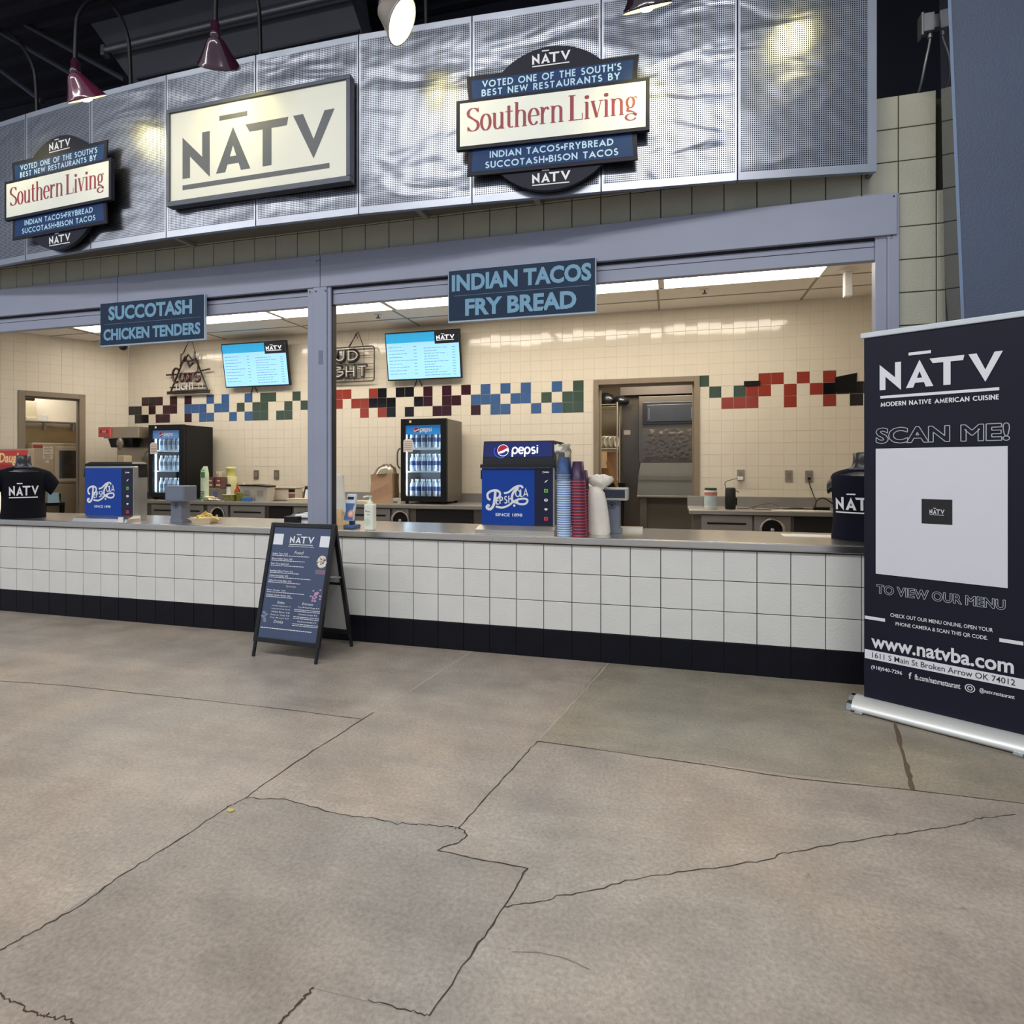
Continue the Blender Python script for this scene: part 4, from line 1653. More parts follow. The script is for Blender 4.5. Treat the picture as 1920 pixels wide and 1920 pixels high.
# boxed one, partly behind the post
c = at(646, 684, 3.36)
t = thing('neon_sign', 'unlit boxed neon beer sign half hidden behind the metal post', 'neon sign', (c.x, 3.36, c.z))
mb = MB()
hw, hh = .47, .245
rr = []
for cx, cz, a in ((hw - .04, hh - .04, 0), (-hw + .04, hh - .04, 90), (-hw + .04, -hh + .04, 180), (hw - .04, -hh + .04, 270)):
    rr += arc(cx, cz, .04, .04, a, a + 90, 5)
mb.tube(N3(rr + [rr[0]], 0), .010, 6)
for z in (-.20, -.08, .0, .12, .2):
    mb.tube([(-hw, .01, z), (hw, .01, z)], .004, 5)
for x in (-.3, -.15, .0, .15, .3):
    mb.tube([(x, .012, -hh), (x, .012, hh)], .004, 5)
mb.build('frame', mat('neon_frame', (88, 82, 80), .35, .4), t)
for word, x0, zz, hgt in (('BUD', -.30, .03, .17), ('LIGHT', -.42, -.20, .18)):
    mb = MB()
    for s, m_ in ((.0, 0), (.035, 1)):
        x = x0
        for ch in word:
            wd, st = DECO[ch]
            for p in st:
                mb.k = m_
                mb.tube([(x + .012 + a * .20, -.03 - .026 * m_, zz + (b - .5) * (hgt - s) + hgt / 2) for a, b in p], .030 if m_ == 0 else .009, 6)
            x += wd * .20 + .055
    mb.build('letter_tube', [M_neonk, M_neonw], t)
mb = MB()
mb.tube([(.06, 0, hh), (.20, .03, hh + .22), (.30, 0, hh)], .006, 6)
mb.tube([(.08, .0, hh), (.17, .03, hh + .2), (.20, .01, hh + .12)], .005, 6)
mb.build('hanging_cord', M_cable, t)
# black strip labels on the tiles
q = at(1410, 718.5, 3.42)
mb = MB()
mb.box(-.09, .09, -.012, .004, -.028, .028, .003)
tag(mb.build('wall_strip', M_black, loc=(q.x, 3.424, q.z)), 'small black strip stuck on the tiles above the red mosaic', 'label')
q = at(1587, 716, 3.42)
mb = MB()
mb.prism([(-.115, -.11), (.10, -.11), (.11, .10), (-.115, .06)], -.008, .004)
tag(mb.build('wall_card', M_black, loc=(q.x, 3.424, q.z)), 'black card stuck over the mosaic near the banner', 'card')
q = at(637, 900, 3.42)
mb = MB()
mb.box(-.055, .055, -.004, .004, -.05, .05)
mb.k = 1
mb.rect(-.055, .055, -.01, .012, -.0045)
tag(mb.build('wall_sticker', [mat('sticker_blue', (30, 84, 160), .4), mat('sticker_pale', (120, 170, 214), .4)], loc=(q.x, 3.423, q.z)), 'blue square sticker on the tile wall just right of the post', 'sticker')


# outlets
def outlet(label, px, py, grey, plug=None):
    q = at(px, py, 3.42)
    t = thing('wall_outlet', label, 'outlet', (q.x, 3.428, q.z), 0, 'wall outlets above the back counters')
    m = mat('outlet_plate_steel', (168, 162, 152), .35, .5) if not grey else mat('outlet_plate_grey', (112, 104, 92), .5)
    mb = MB()
    mb.box(-.042, .042, -.010, 0, -.068, .068, .004)
    mb.build('plate', m, t)
    mb = MB()
    mb.box(-.020, .020, -.014, -.010, -.038, .038, .003)
    mb.k = 1
    for dz in (-.018, .018):
        for dx in (-.006, .006):
            mb.box(dx - .0015, dx + .0015, -.0145, -.0139, dz - .006, dz + .006)
    mb.build('socket', [mat('socket_face', (138, 128, 116), .5), M_black], t)
    return t


outlet('dark wall outlet in front of the condiment shelf left of the post', 480, 890, True)
outlet('dark wall switch plate nearest the left of the metal post', 518, 890, True)
outlet('steel wall outlet with a white charger plugged in above the black speaker', 1389, 891, False)
outlet('steel wall outlet with nothing plugged in, between the other two', 1479, 892.5, False)
outlet('steel wall outlet with a black plug, nearest the right mannequin', 1517, 893, False)

# ================================================================== DRINK FRIDGES
M_fk = mat('fridge_black', (22, 22, 24), .4, spec=.3, var=.05)
M_fi = mat('fridge_inside', (120, 126, 134), .5)
M_shelf = mat('fridge_shelf', (230, 232, 232), .4, emit=.25, ecol=(230, 235, 240))
M_glass = glass_mat('fridge_glass', (225, 235, 242), .05)
M_hb = mat('header_blue', (40, 130, 196), .3, emit=.35, ecol=(30, 120, 200), var=.15, scale=3)
M_hb2 = mat('header_blue_dim', (96, 136, 190), .3, emit=.22, ecol=(90, 136, 200), var=.1, scale=3)
M_gb = mat('globe_blue', (22, 50, 140), .4)
M_gr = mat('globe_red', (190, 30, 58), .4)
M_tag = mat('paper_tag', (232, 226, 222), .6)
M_tagp = mat('tag_print', (190, 120, 120), .6)


def fridge(name_label, x0, y0, side, hb):
    Wf, Df, Hf = .625, .56, 1.075
    t = thing('drinks_fridge', name_label, 'fridge', (x0 + Wf / 2, y0, BC), 0, 'glass door drinks fridges on the back counter')
    h = Wf / 2
    mb = MB()
    mb.box(-h, -h + .04, .05, Df, .03, Hf, .004)
    mb.box(h - .04, h, .05, Df, .03, Hf, .004)
    mb.box(-h + .04, h - .04, .05, Df, Hf - .05, Hf, .004)
    mb.box(-h + .04, h - .04, .05, Df, .03, .09, .004)
    mb.box(-h + .04, h - .04, Df - .03, Df, .09, Hf - .05)
    mb.build('cabinet', side, t)
    mb = MB()
    mb.box(-h + .041, h - .041, Df - .034, Df - .031, .091, Hf - .051)
    mb.k = 1
    mb.box(-h + .042, -h + .052, .08, .10, .10, Hf - .18)
    mb.build('liner', [M_fi, M_shelf], t)
    for z in (.40, .70):
        mb = MB()
        mb.box(-h + .045, h - .045, .07, Df - .04, z, z + .018)
        mb.build('shelf', M_shelf, t)
    mb = MB()
    fr = .062
    mb.box(-h, -h + fr, 0, .046, .035, Hf + .006, .006)
    mb.box(h - fr - .02, h, 0, .046, .035, Hf + .006, .006)
    mb.box(-h + fr, h - fr - .02, 0, .046, Hf - .075, Hf + .006, .006)
    mb.box(-h + fr, h - fr - .02, 0, .046, .035, .10, .006)
    d = mb.build('door', M_fk, t)
    mb = MB()
    mb.box(-h + fr - .004, h - fr - .016, .020, .026, .098, Hf - .072)
    mb.build('glass', M_glass, d)
    mb = MB()
    mb.rect(-h + fr, h - fr - .02, Hf - .195, Hf - .076, .0185)
    mb.k = 1
    globe(mb, -.10, Hf - .135, .038, .0175, 1, 2, 3)
    mb.k = 1
    cola_word(mb, -.05, .13, Hf - .175, Hf - .105, .0175, .011)
    mb.build('header', [hb, M_ink_w, M_gr, M_gb], d)
    mb = MB()
    mb.tube(smooth_pts([(-h - .006, .005, .45), (-h - .03, -.02, .50), (-h - .03, -.02, .66), (-h - .006, .005, .71)]), .011, 8)
    mb.build('handle', mat('handle_grey', (110, 106, 100), .3, .6), d)
    mb = MB()
    mb.prism([(-h + .045, .66), (-h + .17, .66), (-h + .175, .68), (-h + .175, .80), (-h + .15, .825), (-h + .075, .825), (-h + .045, .80)], -.012, -.009)
    mb.k = 1
    for i in range(5):
        mb.rect(-h + .06, -h + .16, .69 + i * .024, .697 + i * .024, -.0125)
    mb.build('paper_tag', [M_tag, M_tagp], d)
    mb = MB()
    mb.rect(-h + .12, -h + .15, Hf - .045, Hf - .015, -.001)
    mb.build('white_sticker', M_ink_w, d)
    for sx in (-h + .06, h - .06):
        for sy in (.07, Df - .06):
            g = MB()
            g.lathe([(.022, 0), (.018, .031)], 12, c=(sx, sy, 0))
            g.build('foot', M_black, t)
    for s in (-1, 1):
        l = bpy.data.lights.new('fridge_light', 'AREA')
        l.shape = 'RECTANGLE'
        l.size, l.size_y, l.energy, l.color = .04, .8, 3.2, (.9, .95, 1)
        lo = bpy.data.objects.new('fridge_light', l)
        COL.objects.link(lo)
        lo.parent = t
        lo.location = (s * (h - .055), .065, .52)
        lo.rotation_euler = (PI / 2, 0, s * math.radians(40))
    return t


fA = fridge('dark glass-door drinks fridge between the metal post and the tall dispenser', -3.353, 2.75, mat('fridge_side_grey', (104, 98, 90), .4, .3, var=.06), M_hb)
fB = fridge('black glass-door drinks fridge at the left, near the plum mosaic tiles', -7.365, 2.75, M_fk, M_hb2)

M_pet = mat('bottle_clear', (196, 208, 220), .12, coat=.3, var=.1)
M_lab = mat('bottle_label_blue', (36, 62, 128), .4, var=.2, scale=40)
M_lab2 = mat('bottle_label_steel', (120, 130, 146), .4, var=.2, scale=40)
M_capw = mat('bottle_cap_white', (236, 236, 234), .4)


def bottle_proto(cols, label, group):
    t = thing('drink_bottle', label, 'bottle', (0, 0, 0), 0, group)
    mb = MB()
    mb.lathe([(.026, 0), (.032, .006), (.032, .06), (.0325, .07), (.0325, .13), (.030, .15), (.022, .175), (.013, .195), (.013, .20)], 14)
    mb.build('body', cols[0], t)
    mb = MB()
    mb.lathe([(.0335, .072), (.0335, .128)], 14, cap=False)
    mb.build('label_band', cols[1], t)
    mb = MB()
    mb.lathe([(.015, .198), (.015, .218), (.013, .221)], 12)
    mb.build('cap', cols[2], t)
    return t


GA, GB = 'bottles in the fridge right of the post', 'bottles in the left fridge'
for f, x0, grp, cols, where in ((fA, -3.353, GA, (M_pet, M_lab, M_capw), 'right of the post'), (fB, -7.365, GB, (M_pet, M_lab2, M_capw), 'at the left')):
    proto = None
    for si, z in enumerate((.091, .419, .719)):
        sh = ('bottom', 'middle', 'top')[si]
        lab = 'clear bottle with white cap on the %s shelf of the fridge %s' % (sh, where)
        for row in range(2):
            for i in range(6):
                loc = (x0 + .105 + i * .079 + (.012 if row else 0), 2.75 + .13 + row * .09, BC + z)
                if proto is None:
                    proto = bottle_proto(cols, lab, grp)
                    proto.location = loc
                else:
                    dup(proto, loc, lab, group=grp)

# ================================================================== SODA DISPENSERS ON THE COUNTER
M_pb = mat('dispenser_blue', (18, 64, 156), .35, spec=.3, var=.03, scale=2)
M_pd = mat('dispenser_navy', (16, 22, 54), .30, var=.05)
M_pk = mat('dispenser_black', (24, 26, 32), .35)
M_silver = mat('dispenser_steel', (168, 170, 172), .30, .8, var=.05)


def brand_icons(mb, x, z0, z1, y, s):
    cols = [0, 0, 1, 0, 0, 2]
    n = 6
    for i in range(n):
        z = z1 - (z1 - z0) * i / (n - 1)
        mb.k = cols[i]
        if i == 0:
            mb.stroke(arc(x - s * .9, z, s * .3, s * .3, 0, 345, 10), s * .14, y, closed=True)
            mb.rect(x - s * .4, x + s, z - s * .18, z + s * .2, y)
        elif i == 1:
            mb.flat([(x - s * .6, z - s * .5), (x + s * .2, z - s * .1), (x + s * .7, z + s * .6), (x - s * .1, z + s * .3)], y)
        elif i == 3:
            mb.flat(arc(x, z, s * .7, s * .5, 0, 340, 12), y)
            mb.k = 3
            mb.rect(x - s * .35, x + s * .35, z - s * .1, z + s * .15, y - .0004)
        elif i == 4:
            mb.flat(arc(x, z + s * .1, s * .6, s * .35, 0, 340, 12), y)
            mb.flat([(x - s * .1, z - s * .6), (x + s * .25, z), (x - s * .2, z)], y)
        else:
            mb.rect(x - s * .65, x + s * .65, z - s * .6, z + s * .6, y)
            mb.k = 3
            mb.rect(x - s * .35, x - s * .15, z - s * .35, z + s * .35, y - .0004)
            mb.rect(x + s * .15, x + s * .35, z - s * .35, z + s * .35, y - .0004)
            mb.rect(x - s * .35, x + s * .35, z - s * .1, z + s * .1, y - .0004)
    mb.k = 0


M_icong = mat('icon_green', (120, 190, 90), .5)
M_iconr = mat('icon_red', (214, 70, 74), .5)

xa, xb = at(903, 984, .14).x, at(1040, 984, .14).x
t = thing('soda_dispenser', 'blue soda dispenser with black lit top beside the cup stacks', 'drink dispenser', ((xa + xb) / 2, .14, CT))
h = (xb - xa) / 2
mb = MB()
mb.loft([[(-h - .01, -.125, 0), (h + .02, -.125, 0), (h + .02, .45, 0), (-h - .01, .45, 0)], [(-h - .01, -.12, .03), (h + .02, -.12, .03), (h + .02, .45, .03), (-h - .01, .45, .03)], [(-h - .005, -.05, .055), (h + .012, -.05, .055), (h + .012, .45, .055), (-h - .005, .45, .055)]], smooth=False)
mb.build('base_tray', M_steel2, t)
mb = MB()
mb.box(-h, h, .004, .44, .055, .485, .004)
mb.build('body', M_silver, t)
mb = MB()
sp = -h + 2 * h * .73
mb.rect(-h + .002, sp, .058, .484, .0)
mb.k = 1
mb.rect(sp, h - .012, .058, .484, .0)
mb.k = 2
mb.box(h - .012, h, -.002, .004, .056, .486)
fp = mb.build('front_panel', [M_pb, M_pd, M_silver], t)
mb = MB()
cola_script(mb, -h + .035, -h + .37, .165, .36, -.0012)
mb.build('script_logo', M_ink_w, fp)
mb = MB()
text(mb, 'SINCE 1898', -h + .11, -h + .32, .122, .145, -.0012, .02)
mb.build('lettering', M_ink_w, fp)
mb = MB()
brand_icons(mb, h - .065, .11, .455, -.0012, .022)
mb.build('brand_icons', [M_ink_w, M_icong, M_iconr, M_ink_k], fp)
mb = MB()
mb.loft([[(-h - .005, -.02, .486), (h + .012, -.02, .486), (h + .012, .45, .486), (-h - .005, .45, .486)], [(-h - .005, -.02, .512), (h + .012, -.02, .512), (h + .012, .45, .512), (-h - .005, .45, .512)],
         [(-h + .008, .0, .515), (h + .0, .0, .515), (h + .0, .45, .515), (-h + .008, .45, .515)], [(-h + .012, .02, .69), (h - .01, .02, .69), (h - .01, .44, .69), (-h + .012, .44, .69)]], smooth=False)
tp = mb.build('top_cover', M_pk, t)
mb = MB()
mb.M = Matrix.Translation((0, -.003, .515)) @ Matrix.Rotation(-math.atan2(.02, .175), 4, 'X')
mb.rect(-h + .02, h - .02, .055, .165, 0)
mb.build('lit_panel', mat('lit_navy', (20, 34, 96), .2, emit=.10, ecol=(30, 50, 150), coat=.4, var=.2, scale=4), tp)
mb = MB()
mb.M = Matrix.Translation((0, -.004, .515)) @ Matrix.Rotation(-math.atan2(.02, .175), 4, 'X')
globe(mb, -.115, .105, .045, -.001, 0, 1, 2)
mb.k = 0
cola_word(mb, -.045, .185, .055, .142, -.001, .012)
mb.k = 3
mb.stroke(arc(-.125, .10, .06, .052, 150, 290, 14), .006, -.0006)
mb.build('logo', [mat('lit_white', (240, 240, 248), .4, emit=.45, ecol=(240, 240, 250)), M_gr, M_gb, mat('lit_blue', (60, 90, 210), .4, emit=.3, ecol=(60, 90, 220))], tp)
mb = MB()
mb.box(-h - .025, -h, .05, .10, .40, .47, .004)
mb.build('side_button', M_black, t)

xa, xb = at(158, 965, .08).x, at(250, 965, .08).x
t = thing('soda_dispenser', 'low blue soda dispenser beside the left mannequin', 'drink dispenser', ((xa + xb) / 2, .08, CT))
h = (xb - xa) / 2
mb = MB()
mb.loft([[(-h - .03, -.09, 0), (h + .02, -.09, 0), (h + .02, .06, 0), (-h - .03, .06, 0)], [(-h - .03, -.08, .03), (h + .02, -.08, .03), (h + .02, .06, .03), (-h - .03, .06, .03)], [(-h - .01, -.01, .055), (h + .012, -.01, .055), (h + .012, .06, .055), (-h - .01, .06, .055)]], smooth=False)
mb.build('base_tray', M_steel, t)
mb = MB()
mb.box(-h, h, .004, .055, .055, .50, .006)
mb.build('body', M_silver, t)
mb = MB()
sp = -h + 2 * h * .76
mb.rect(-h + .008, sp, .058, .484, .0)
mb.k = 1
mb.rect(sp, h - .012, .058, .484, .0)
fp = mb.build('front_panel', [M_pb, M_pd], t)
mb = MB()
cola_script(mb, -h + .035, -h + .36, .165, .36, -.0012)
mb.build('script_logo', M_ink_w, fp)
mb = MB()
text(mb, 'SINCE 1898', -h + .12, -h + .31, .122, .145, -.0012, .02)
mb.build('lettering', M_ink_w, fp)
mb = MB()
brand_icons(mb, h - .065, .09, .445, -.0012, .022)
mb.build('brand_icons', [M_ink_w, M_icong, M_iconr, M_ink_k], fp)
mb = MB()
mb.box(h - .065, h - .01, -.094, -.0905, .004, .05)
mb.build('white_label', M_white, t)

q0, q1 = at(180, 950, .26), at(266, 866, .26)
t = thing('ice_bin', 'steel drink station with black slotted top behind the low blue dispenser', 'drink station', ((q0.x + q1.x) / 2, .26, CT))
h = (q1.x - q0.x) / 2
zt = q1.z - CT
mb = MB()
mb.box(-h, h, -.10, .06, .002, zt - .14, .006)
mb.build('body', M_silver, t)
mb = MB()
mb.loft([[(-h - .01, -.115, zt - .14), (h + .01, -.115, zt - .14), (h + .01, .06, zt - .14), (-h - .01, .06, zt - .14)], [(-h + .0, -.11, zt - .02), (h + .01, -.11, zt - .02), (h + .0, .06, zt - .02), (-h, .06, zt - .02)], [(-h + .03, -.08, zt), (h - .03, -.08, zt), (h - .03, .05, zt), (-h + .03, .05, zt)]], smooth=False)
cv = mb.build('top_cover', M_black, t)
mb = MB()
for i in range(7):
    x = -h + .06 + i * (2 * h - .12) / 6
    mb.box(x - .018, x + .018, -.125, -.113, zt - .10, zt - .085, .003)
mb.build('white_vent', M_white, cv)

# ================================================================== CUPS
M_cb = mat('cup_blue_print', (48, 104, 190), .4, var=.25, scale=25)
M_cw = mat('cup_pale_rim', (186, 208, 232), .4)
M_cp = mat('cup_purple_print', (58, 34, 72), .4, var=.35, scale=25)
M_cr = mat('cup_red_rim', (160, 56, 66), .4, var=.1)


def cup_stack(n, pitch, hgt, base, r, m_body, m_rim, names, lean, group):
    proto = thing('paper_cup', names[0], 'cup', base, 0, group)
    mb = MB()
    mb.lathe([(r * .96, .012), (r * .95, .014), (r * .70, hgt), (r * .66, hgt), (r * .66, hgt - .008), (0.0, hgt - .009)], 20, cap=False)
    mb.build('body', m_body, proto)
    mb = MB()
    mb.lathe([(r * .96, .0), (r, .002), (r, .010), (r * .95, .012)], 20, cap=False)
    mb.build('rim', m_rim, proto)
    for i in range(1, n):
        last = i == n - 1
        dup(proto, (base[0] + lean * i + random.gauss(0, .0006), base[1] + random.gauss(0, .0006), base[2] + i * pitch), names[1] if last else names[0])


qb = at(1058, 1005, .05)
cup_stack(27, .0165, .135, (at(1058, 1000, .06).x, .06, CT), .053, M_cb, M_cw, ('upturned blue paper cup within the blue stack beside the tall dispenser', 'topmost upturned blue paper cup of the stack beside the tall dispenser'), 0.0, 'stacked blue paper cups')
cup_stack(19, .0213, .15, (at(1086.5, 1000, .07).x, .07, CT), .056, M_cp, M_cr, ('upturned purple and red paper cup within the front red stack', 'topmost upturned purple paper cup of the front red stack'), -.0006, 'front stack of red paper cups')
cup_stack(16, .0213, .15, (at(1093, 1000, .21).x, .21, CT), .056, M_cp, M_cr, ('upturned red paper cup within the rear red stack, behind the front one', 'topmost upturned paper cup of the rear red stack'), -.0004, 'rear stack of red paper cups')
M_film = glass_mat('clear_film', (235, 235, 230), .10, .15)
t = thing('cup_sleeve', 'clear plastic sleeve crumpled over the blue cup stack', 'plastic sleeve', (at(1056, 1000, .06).x, .06, CT))
mb = MB()
rings = []
for j, (z, r) in enumerate(((.40, .060), (.46, .060), (.52, .058), (.575, .054), (.60, .060), (.63, .048), (.655, .055))):
    rings.append([(r * math.cos(a * PI / 10) * (1 + .06 * math.sin(5 * a + j)), r * math.sin(a * PI / 10) * (1 + .06 * math.cos(4 * a + j)), z + .006 * math.sin(a * 1.7)) for a in range(20)])
mb.loft(rings, cap=False)
mb.build('film', M_film, t)
mb = MB()
mb.loft([[(.054 * math.cos(a * PI / 8) - .012, .05 * math.sin(a * PI / 8), .605 + .05 * j + .008 * math.sin(3 * a + j)) for a in range(16)] for j in range(2)], cap=False)
mb.build('bunched_top', mat('milky_film', (232, 228, 214), .4), t)

# ================================================================== POLE DISPLAYS
M_pg = mat('pole_grey', (104, 110, 124), .4, var=.04)
M_pg2 = mat('pole_grey_warm', (160, 162, 158), .4)


def pole_display(label, px0, px1, pyb, y, hx0, hx1, hz0, hz1, dark):
    a, b = at(px0, pyb, y), at(px1, pyb, y)
    xc = (a.x + b.x) / 2
    h = (b.x - a.x) / 2
    t = thing('pole_display', label, 'customer display', (xc, y, CT))
    u0, u1 = at(hx0, hz1, y - .05), at(hx1, hz0, y - .05)
    zb, zt = u0.z - CT, u1.z - CT
    mb = MB()
    mb.box(-h, h, .0, .10, 0, zb + .01, .004)
    p = mb.build('post', M_pg, t)
    mb = MB()
    mb.box(-h - .004, h + .012, -.004, .11, 0, .035, .003)
    mb.build('foot', M_pg, t)
    mb = MB()
    mb.box(u0.x - xc, u1.x - xc, -.05, .09, zb, zt, .008)
    hd = mb.build('head', M_pg if not dark else M_pg2, t)
    mb = MB()
    mb.rect(u0.x - xc + .02, u1.x - xc - .02, zb + .018, zt - .014, -.0508)
    mb.build('window', mat('display_window', (32, 36, 52), .2, coat=.4) if dark else mat('display_grey', (110, 120, 138), .3), hd)
    mb = MB()
    mb.stroke(arc(0, zb - .04, .028, .022, 20, 160, 8), .006, -.001)
    mb.stroke(arc(0, zb - .04, .028, .022, 200, 340, 8), .006, -.001)
    mb.rect(-.012, .012, zb - .05, zb - .03, -.001)
    mb.build('emblem', mat('emblem_dark', (40, 48, 62), .4), p)


pole_display('grey customer display post with dark window right of the white plastic bag', 1133, 1162, 1000, .29, 1117, 1177, 915, 938, True)
pole_display('grey customer display post right of the low blue dispenser', 320, 340, 980, .13, 309, 346, 911, 940, False)

# ================================================================== T-SHIRT MANNEQUINS
M_man = mat('mannequin_black', (44, 44, 48), .3, var=.05)
M_shirt = mat('navy_shirt', (12, 14, 22), .85, spec=.15, var=.1, scale=6, bump=.25, bscale=9)
M_shirt2 = mat('navy_shirt_blue', (15, 18, 34), .85, spec=.15, var=.12, scale=6, bump=.3, bscale=8)


def mannequin(label, px, py, y, rz, sleeves, shirt, prt, sc=1.0, wx=1.0):
    q = at(px, py, y)
    t = thing('mannequin', label, 'mannequin', (q.x, y, CT), rz)
    t.scale = (sc * wx, sc, sc)

    def ring(z, rx, ry, n=28, dx=0, dy=0):
        return [(dx + rx * math.copysign(abs(math.cos(2 * PI * i / n)) ** .85, math.cos(2 * PI * i / n)), dy + ry * math.sin(2 * PI * i / n), z) for i in range(n)]
    mb = MB()
    mb.loft([ring(.0, .16, .10), ring(.10, .155, .10), ring(.30, .18, .11), ring(.44, .185, .10), ring(.475, .12, .075), ring(.495, .075, .062), ring(.53, .066, .060), ring(.585, .064, .060, dy=-.008), ring(.592, .05, .05, dy=-.008)])
    for s in (-1, 1):
        mb.loft([[(s * (.165 + .05 * k), .05 * math.sin(a * PI / 6) * (1 - .1 * k), .405 - .05 * k + .055 * math.cos(a * PI / 6) * (1 - .15 * k)) for a in range(12)] for k in (0, .6, 1.1)])
    mb.build('bust', M_man, t)
    TOR = [(.0, .198, .125), (.012, .20, .128), (.10, .19, .125), (.20, .188, .124), (.30, .195, .128), (.38, .20, .122), (.425, .205, .105), (.45, .19, .09), (.468, .15, .082), (.482, .10, .074)]
    mb = MB()
    mb.loft([ring(z, rx, ry) for z, rx, ry in TOR], cap=False)
    if sleeves:
        for s in (-1, 1):
            R = []
            for k, (dx, dz, ra, rb) in enumerate(((.13, .395, .06, .075), (.19, .365, .06, .08), (.24, .315, .062, .078), (.275, .27, .06, .07))):
                R.append([(s * (dx + .55 * rb * math.cos(a * PI / 8)), ra * math.sin(a * PI / 8), dz + rb * .9 * math.cos(a * PI / 8)) for a in range(16)])
            mb.loft(R, cap=True)
    mb.build('shirt', shirt, t)
    mb = MB()
    mb.loft([ring(.476, .104, .078, dy=-.004), ring(.488, .092, .074, dy=-.004)], cap=False)
    mb.build('collar', mat('collar_grey', (70, 74, 86), .6), t)

    def f(x, z):
        ry = .125
        for (z0, a0, b0), (z1, a1, b1) in zip(TOR, TOR[1:]):
            if z0 <= z <= z1:
                k = (z - z0) / (z1 - z0)
                rx, ry = a0 + (a1 - a0) * k, b0 + (b1 - b0) * k
                c = min(1, abs(x / rx)) ** (1 / .85)
                return -ry * math.sqrt(max(.02, 1 - c * c)) - .006
        return -ry
    mb = MB()
    logo(mb, prt[0], prt[1], prt[2], prt[3], 0, f=f)
    mb.build('shirt_print', M_ink_w, t)
    return t


mannequin('black mannequin bust in a navy short-sleeved shirt at the left end of the counter', 44, 972, .17, math.radians(57), True, M_shirt, (-.125, .125, .215, .305), 1.03, .86)
mannequin('black mannequin bust in a navy sleeveless shirt half behind the roll-up banner', 1620, 1015, .345, math.radians(-28), False, M_shirt2, (-.150, .14, .205, .29), 1.0)
# ================================================================== GOODS ON THE SERVING COUNTER
def on_counter(px, y):
    return (at(px, 900, y).x, y, CT)


# pump bottle
t = thing('pump_bottle', 'white sanitizer pump bottle on the serving counter right of the menu board', 'bottle', on_counter(694, .03))
M_off = mat('bottle_ivory', (232, 234, 222), .35)
mb = MB()
mb.box(-.042, .042, -.028, .028, 0, .205, .012, 3)
mb.build('body', M_off, t)
mb = MB()
mb.lathe([(.022, .205), (.022, .222), (.010, .224), (.007, .255), (.016, .257), (.016, .268)], 14)
mb.tube([(0, 0, .262), (-.03, -.01, .264), (-.048, -.02, .256)], .006, 8)
mb.build('pump', M_off, t)
mb = MB()
mb.flat(arc(-.02, .15, .006, .006, 0, 330, 8), -.0286)
mb.rect(-.012, .015, .142, .146, -.0286)
mb.rect(-.012, .012, .12, .124, -.0286)
mb.k = 1
mb.flat(arc(-.01, .065, .026, .03, 0, 345, 16), -.0285)
mb.build('print', [mat('print_dark', (60, 64, 70), .5), mat('print_mint', (208, 222, 206), .4)], t)

# card reader on a stand
t = thing('card_reader', 'blue and white card reader on a stand with an orange round sticker', 'card reader', on_counter(657, .10))
mb = MB()
mb.box(-.05, .055, -.03, .07, 0, .03, .008)
mb.box(-.02, .025, .01, .04, .03, .16, .006)
mb.build('stand', mat('reader_blue_dark', (54, 84, 128), .4), t)
mb = MB()
mb.M = Matrix.Translation((0, .0, .145)) @ Matrix.Rotation(math.radians(-14), 4, 'X')
mb.box(-.042, .042, -.016, .016, -.085, .135, .012, 3)
b = mb.build('reader', mat('reader_white', (206, 216, 228), .4), t)
mb = MB()
mb.M = Matrix.Translation((0, .0, .145)) @ Matrix.Rotation(math.radians(-14), 4, 'X')
mb.flat([(-.041, .055), (.041, .055), (.03, .0), (.041, -.08), (-.041, -.08), (-.03, 0)], -.0172)
mb.k = 1
mb.rect(-.028, .028, .085, .108, -.0172)
mb.k = 2
mb.flat(arc(.018, -.03, .027, .03, 0, 345, 18), -.018)
mb.k = 3
mb.flat(arc(.018, -.03, .014, .016, 0, 345, 14), -.0184)
mb.build('faceplate', [mat('reader_blue', (64, 104, 160), .4), mat('reader_screen', (28, 38, 66), .2), mat('sticker_orange', (226, 152, 124), .5), mat('sticker_cream', (236, 196, 180), .5)], b)

# order tablet behind the post
t = thing('order_terminal', 'white order terminal mostly hidden behind the metal post', 'terminal', on_counter(618, .40))
mb = MB()
mb.M = Matrix.Translation((0, 0, .10)) @ Matrix.Rotation(math.radians(12), 4, 'X')
mb.box(-.17, .17, -.012, .012, .0, .34, .012)
mb.build('screen', mat('terminal_white', (230, 228, 220), .35), t)
mb = MB()
mb.loft([[(-.10, -.10, 0), (.16, -.10, 0), (.16, .14, 0), (-.10, .14, 0)], [(-.08, .0, .16), (.13, .0, .16), (.13, .1, .16), (-.08, .1, .16)]], smooth=False)
mb.build('base', mat('terminal_tan', (206, 178, 138), .5), t)
t = thing('receipt_printer', 'white receipt printer left of the metal post, beside a black box', 'printer', on_counter(588, .22))
mb = MB()
mb.box(-.14, .13, -.08, .12, 0, .10, .02, 3)
mb.build('body', mat('printer_white', (222, 224, 228), .4), t)
mb = MB()
mb.box(-.07, .06, -.05, .03, .1, .112, .005)
mb.build('lid', mat('printer_white', (222, 224, 228), .4), t)
t = thing('card_box', 'black box with an open flap on the counter left of the white printer', 'box', on_counter(550, .12))
mb = MB()
mb.box(-.062, .062, -.04, .06, 0, .085, .004)
mb.build('body', M_black, t)
mb = MB()
mb.M = Matrix.Translation((0, .06, .086)) @ Matrix.Rotation(math.radians(25), 4, 'X')
mb.box(-.06, .13, -.06, .02, 0, .006)
mb.build('flap', mat('flap_dark', (52, 50, 50), .5), t)

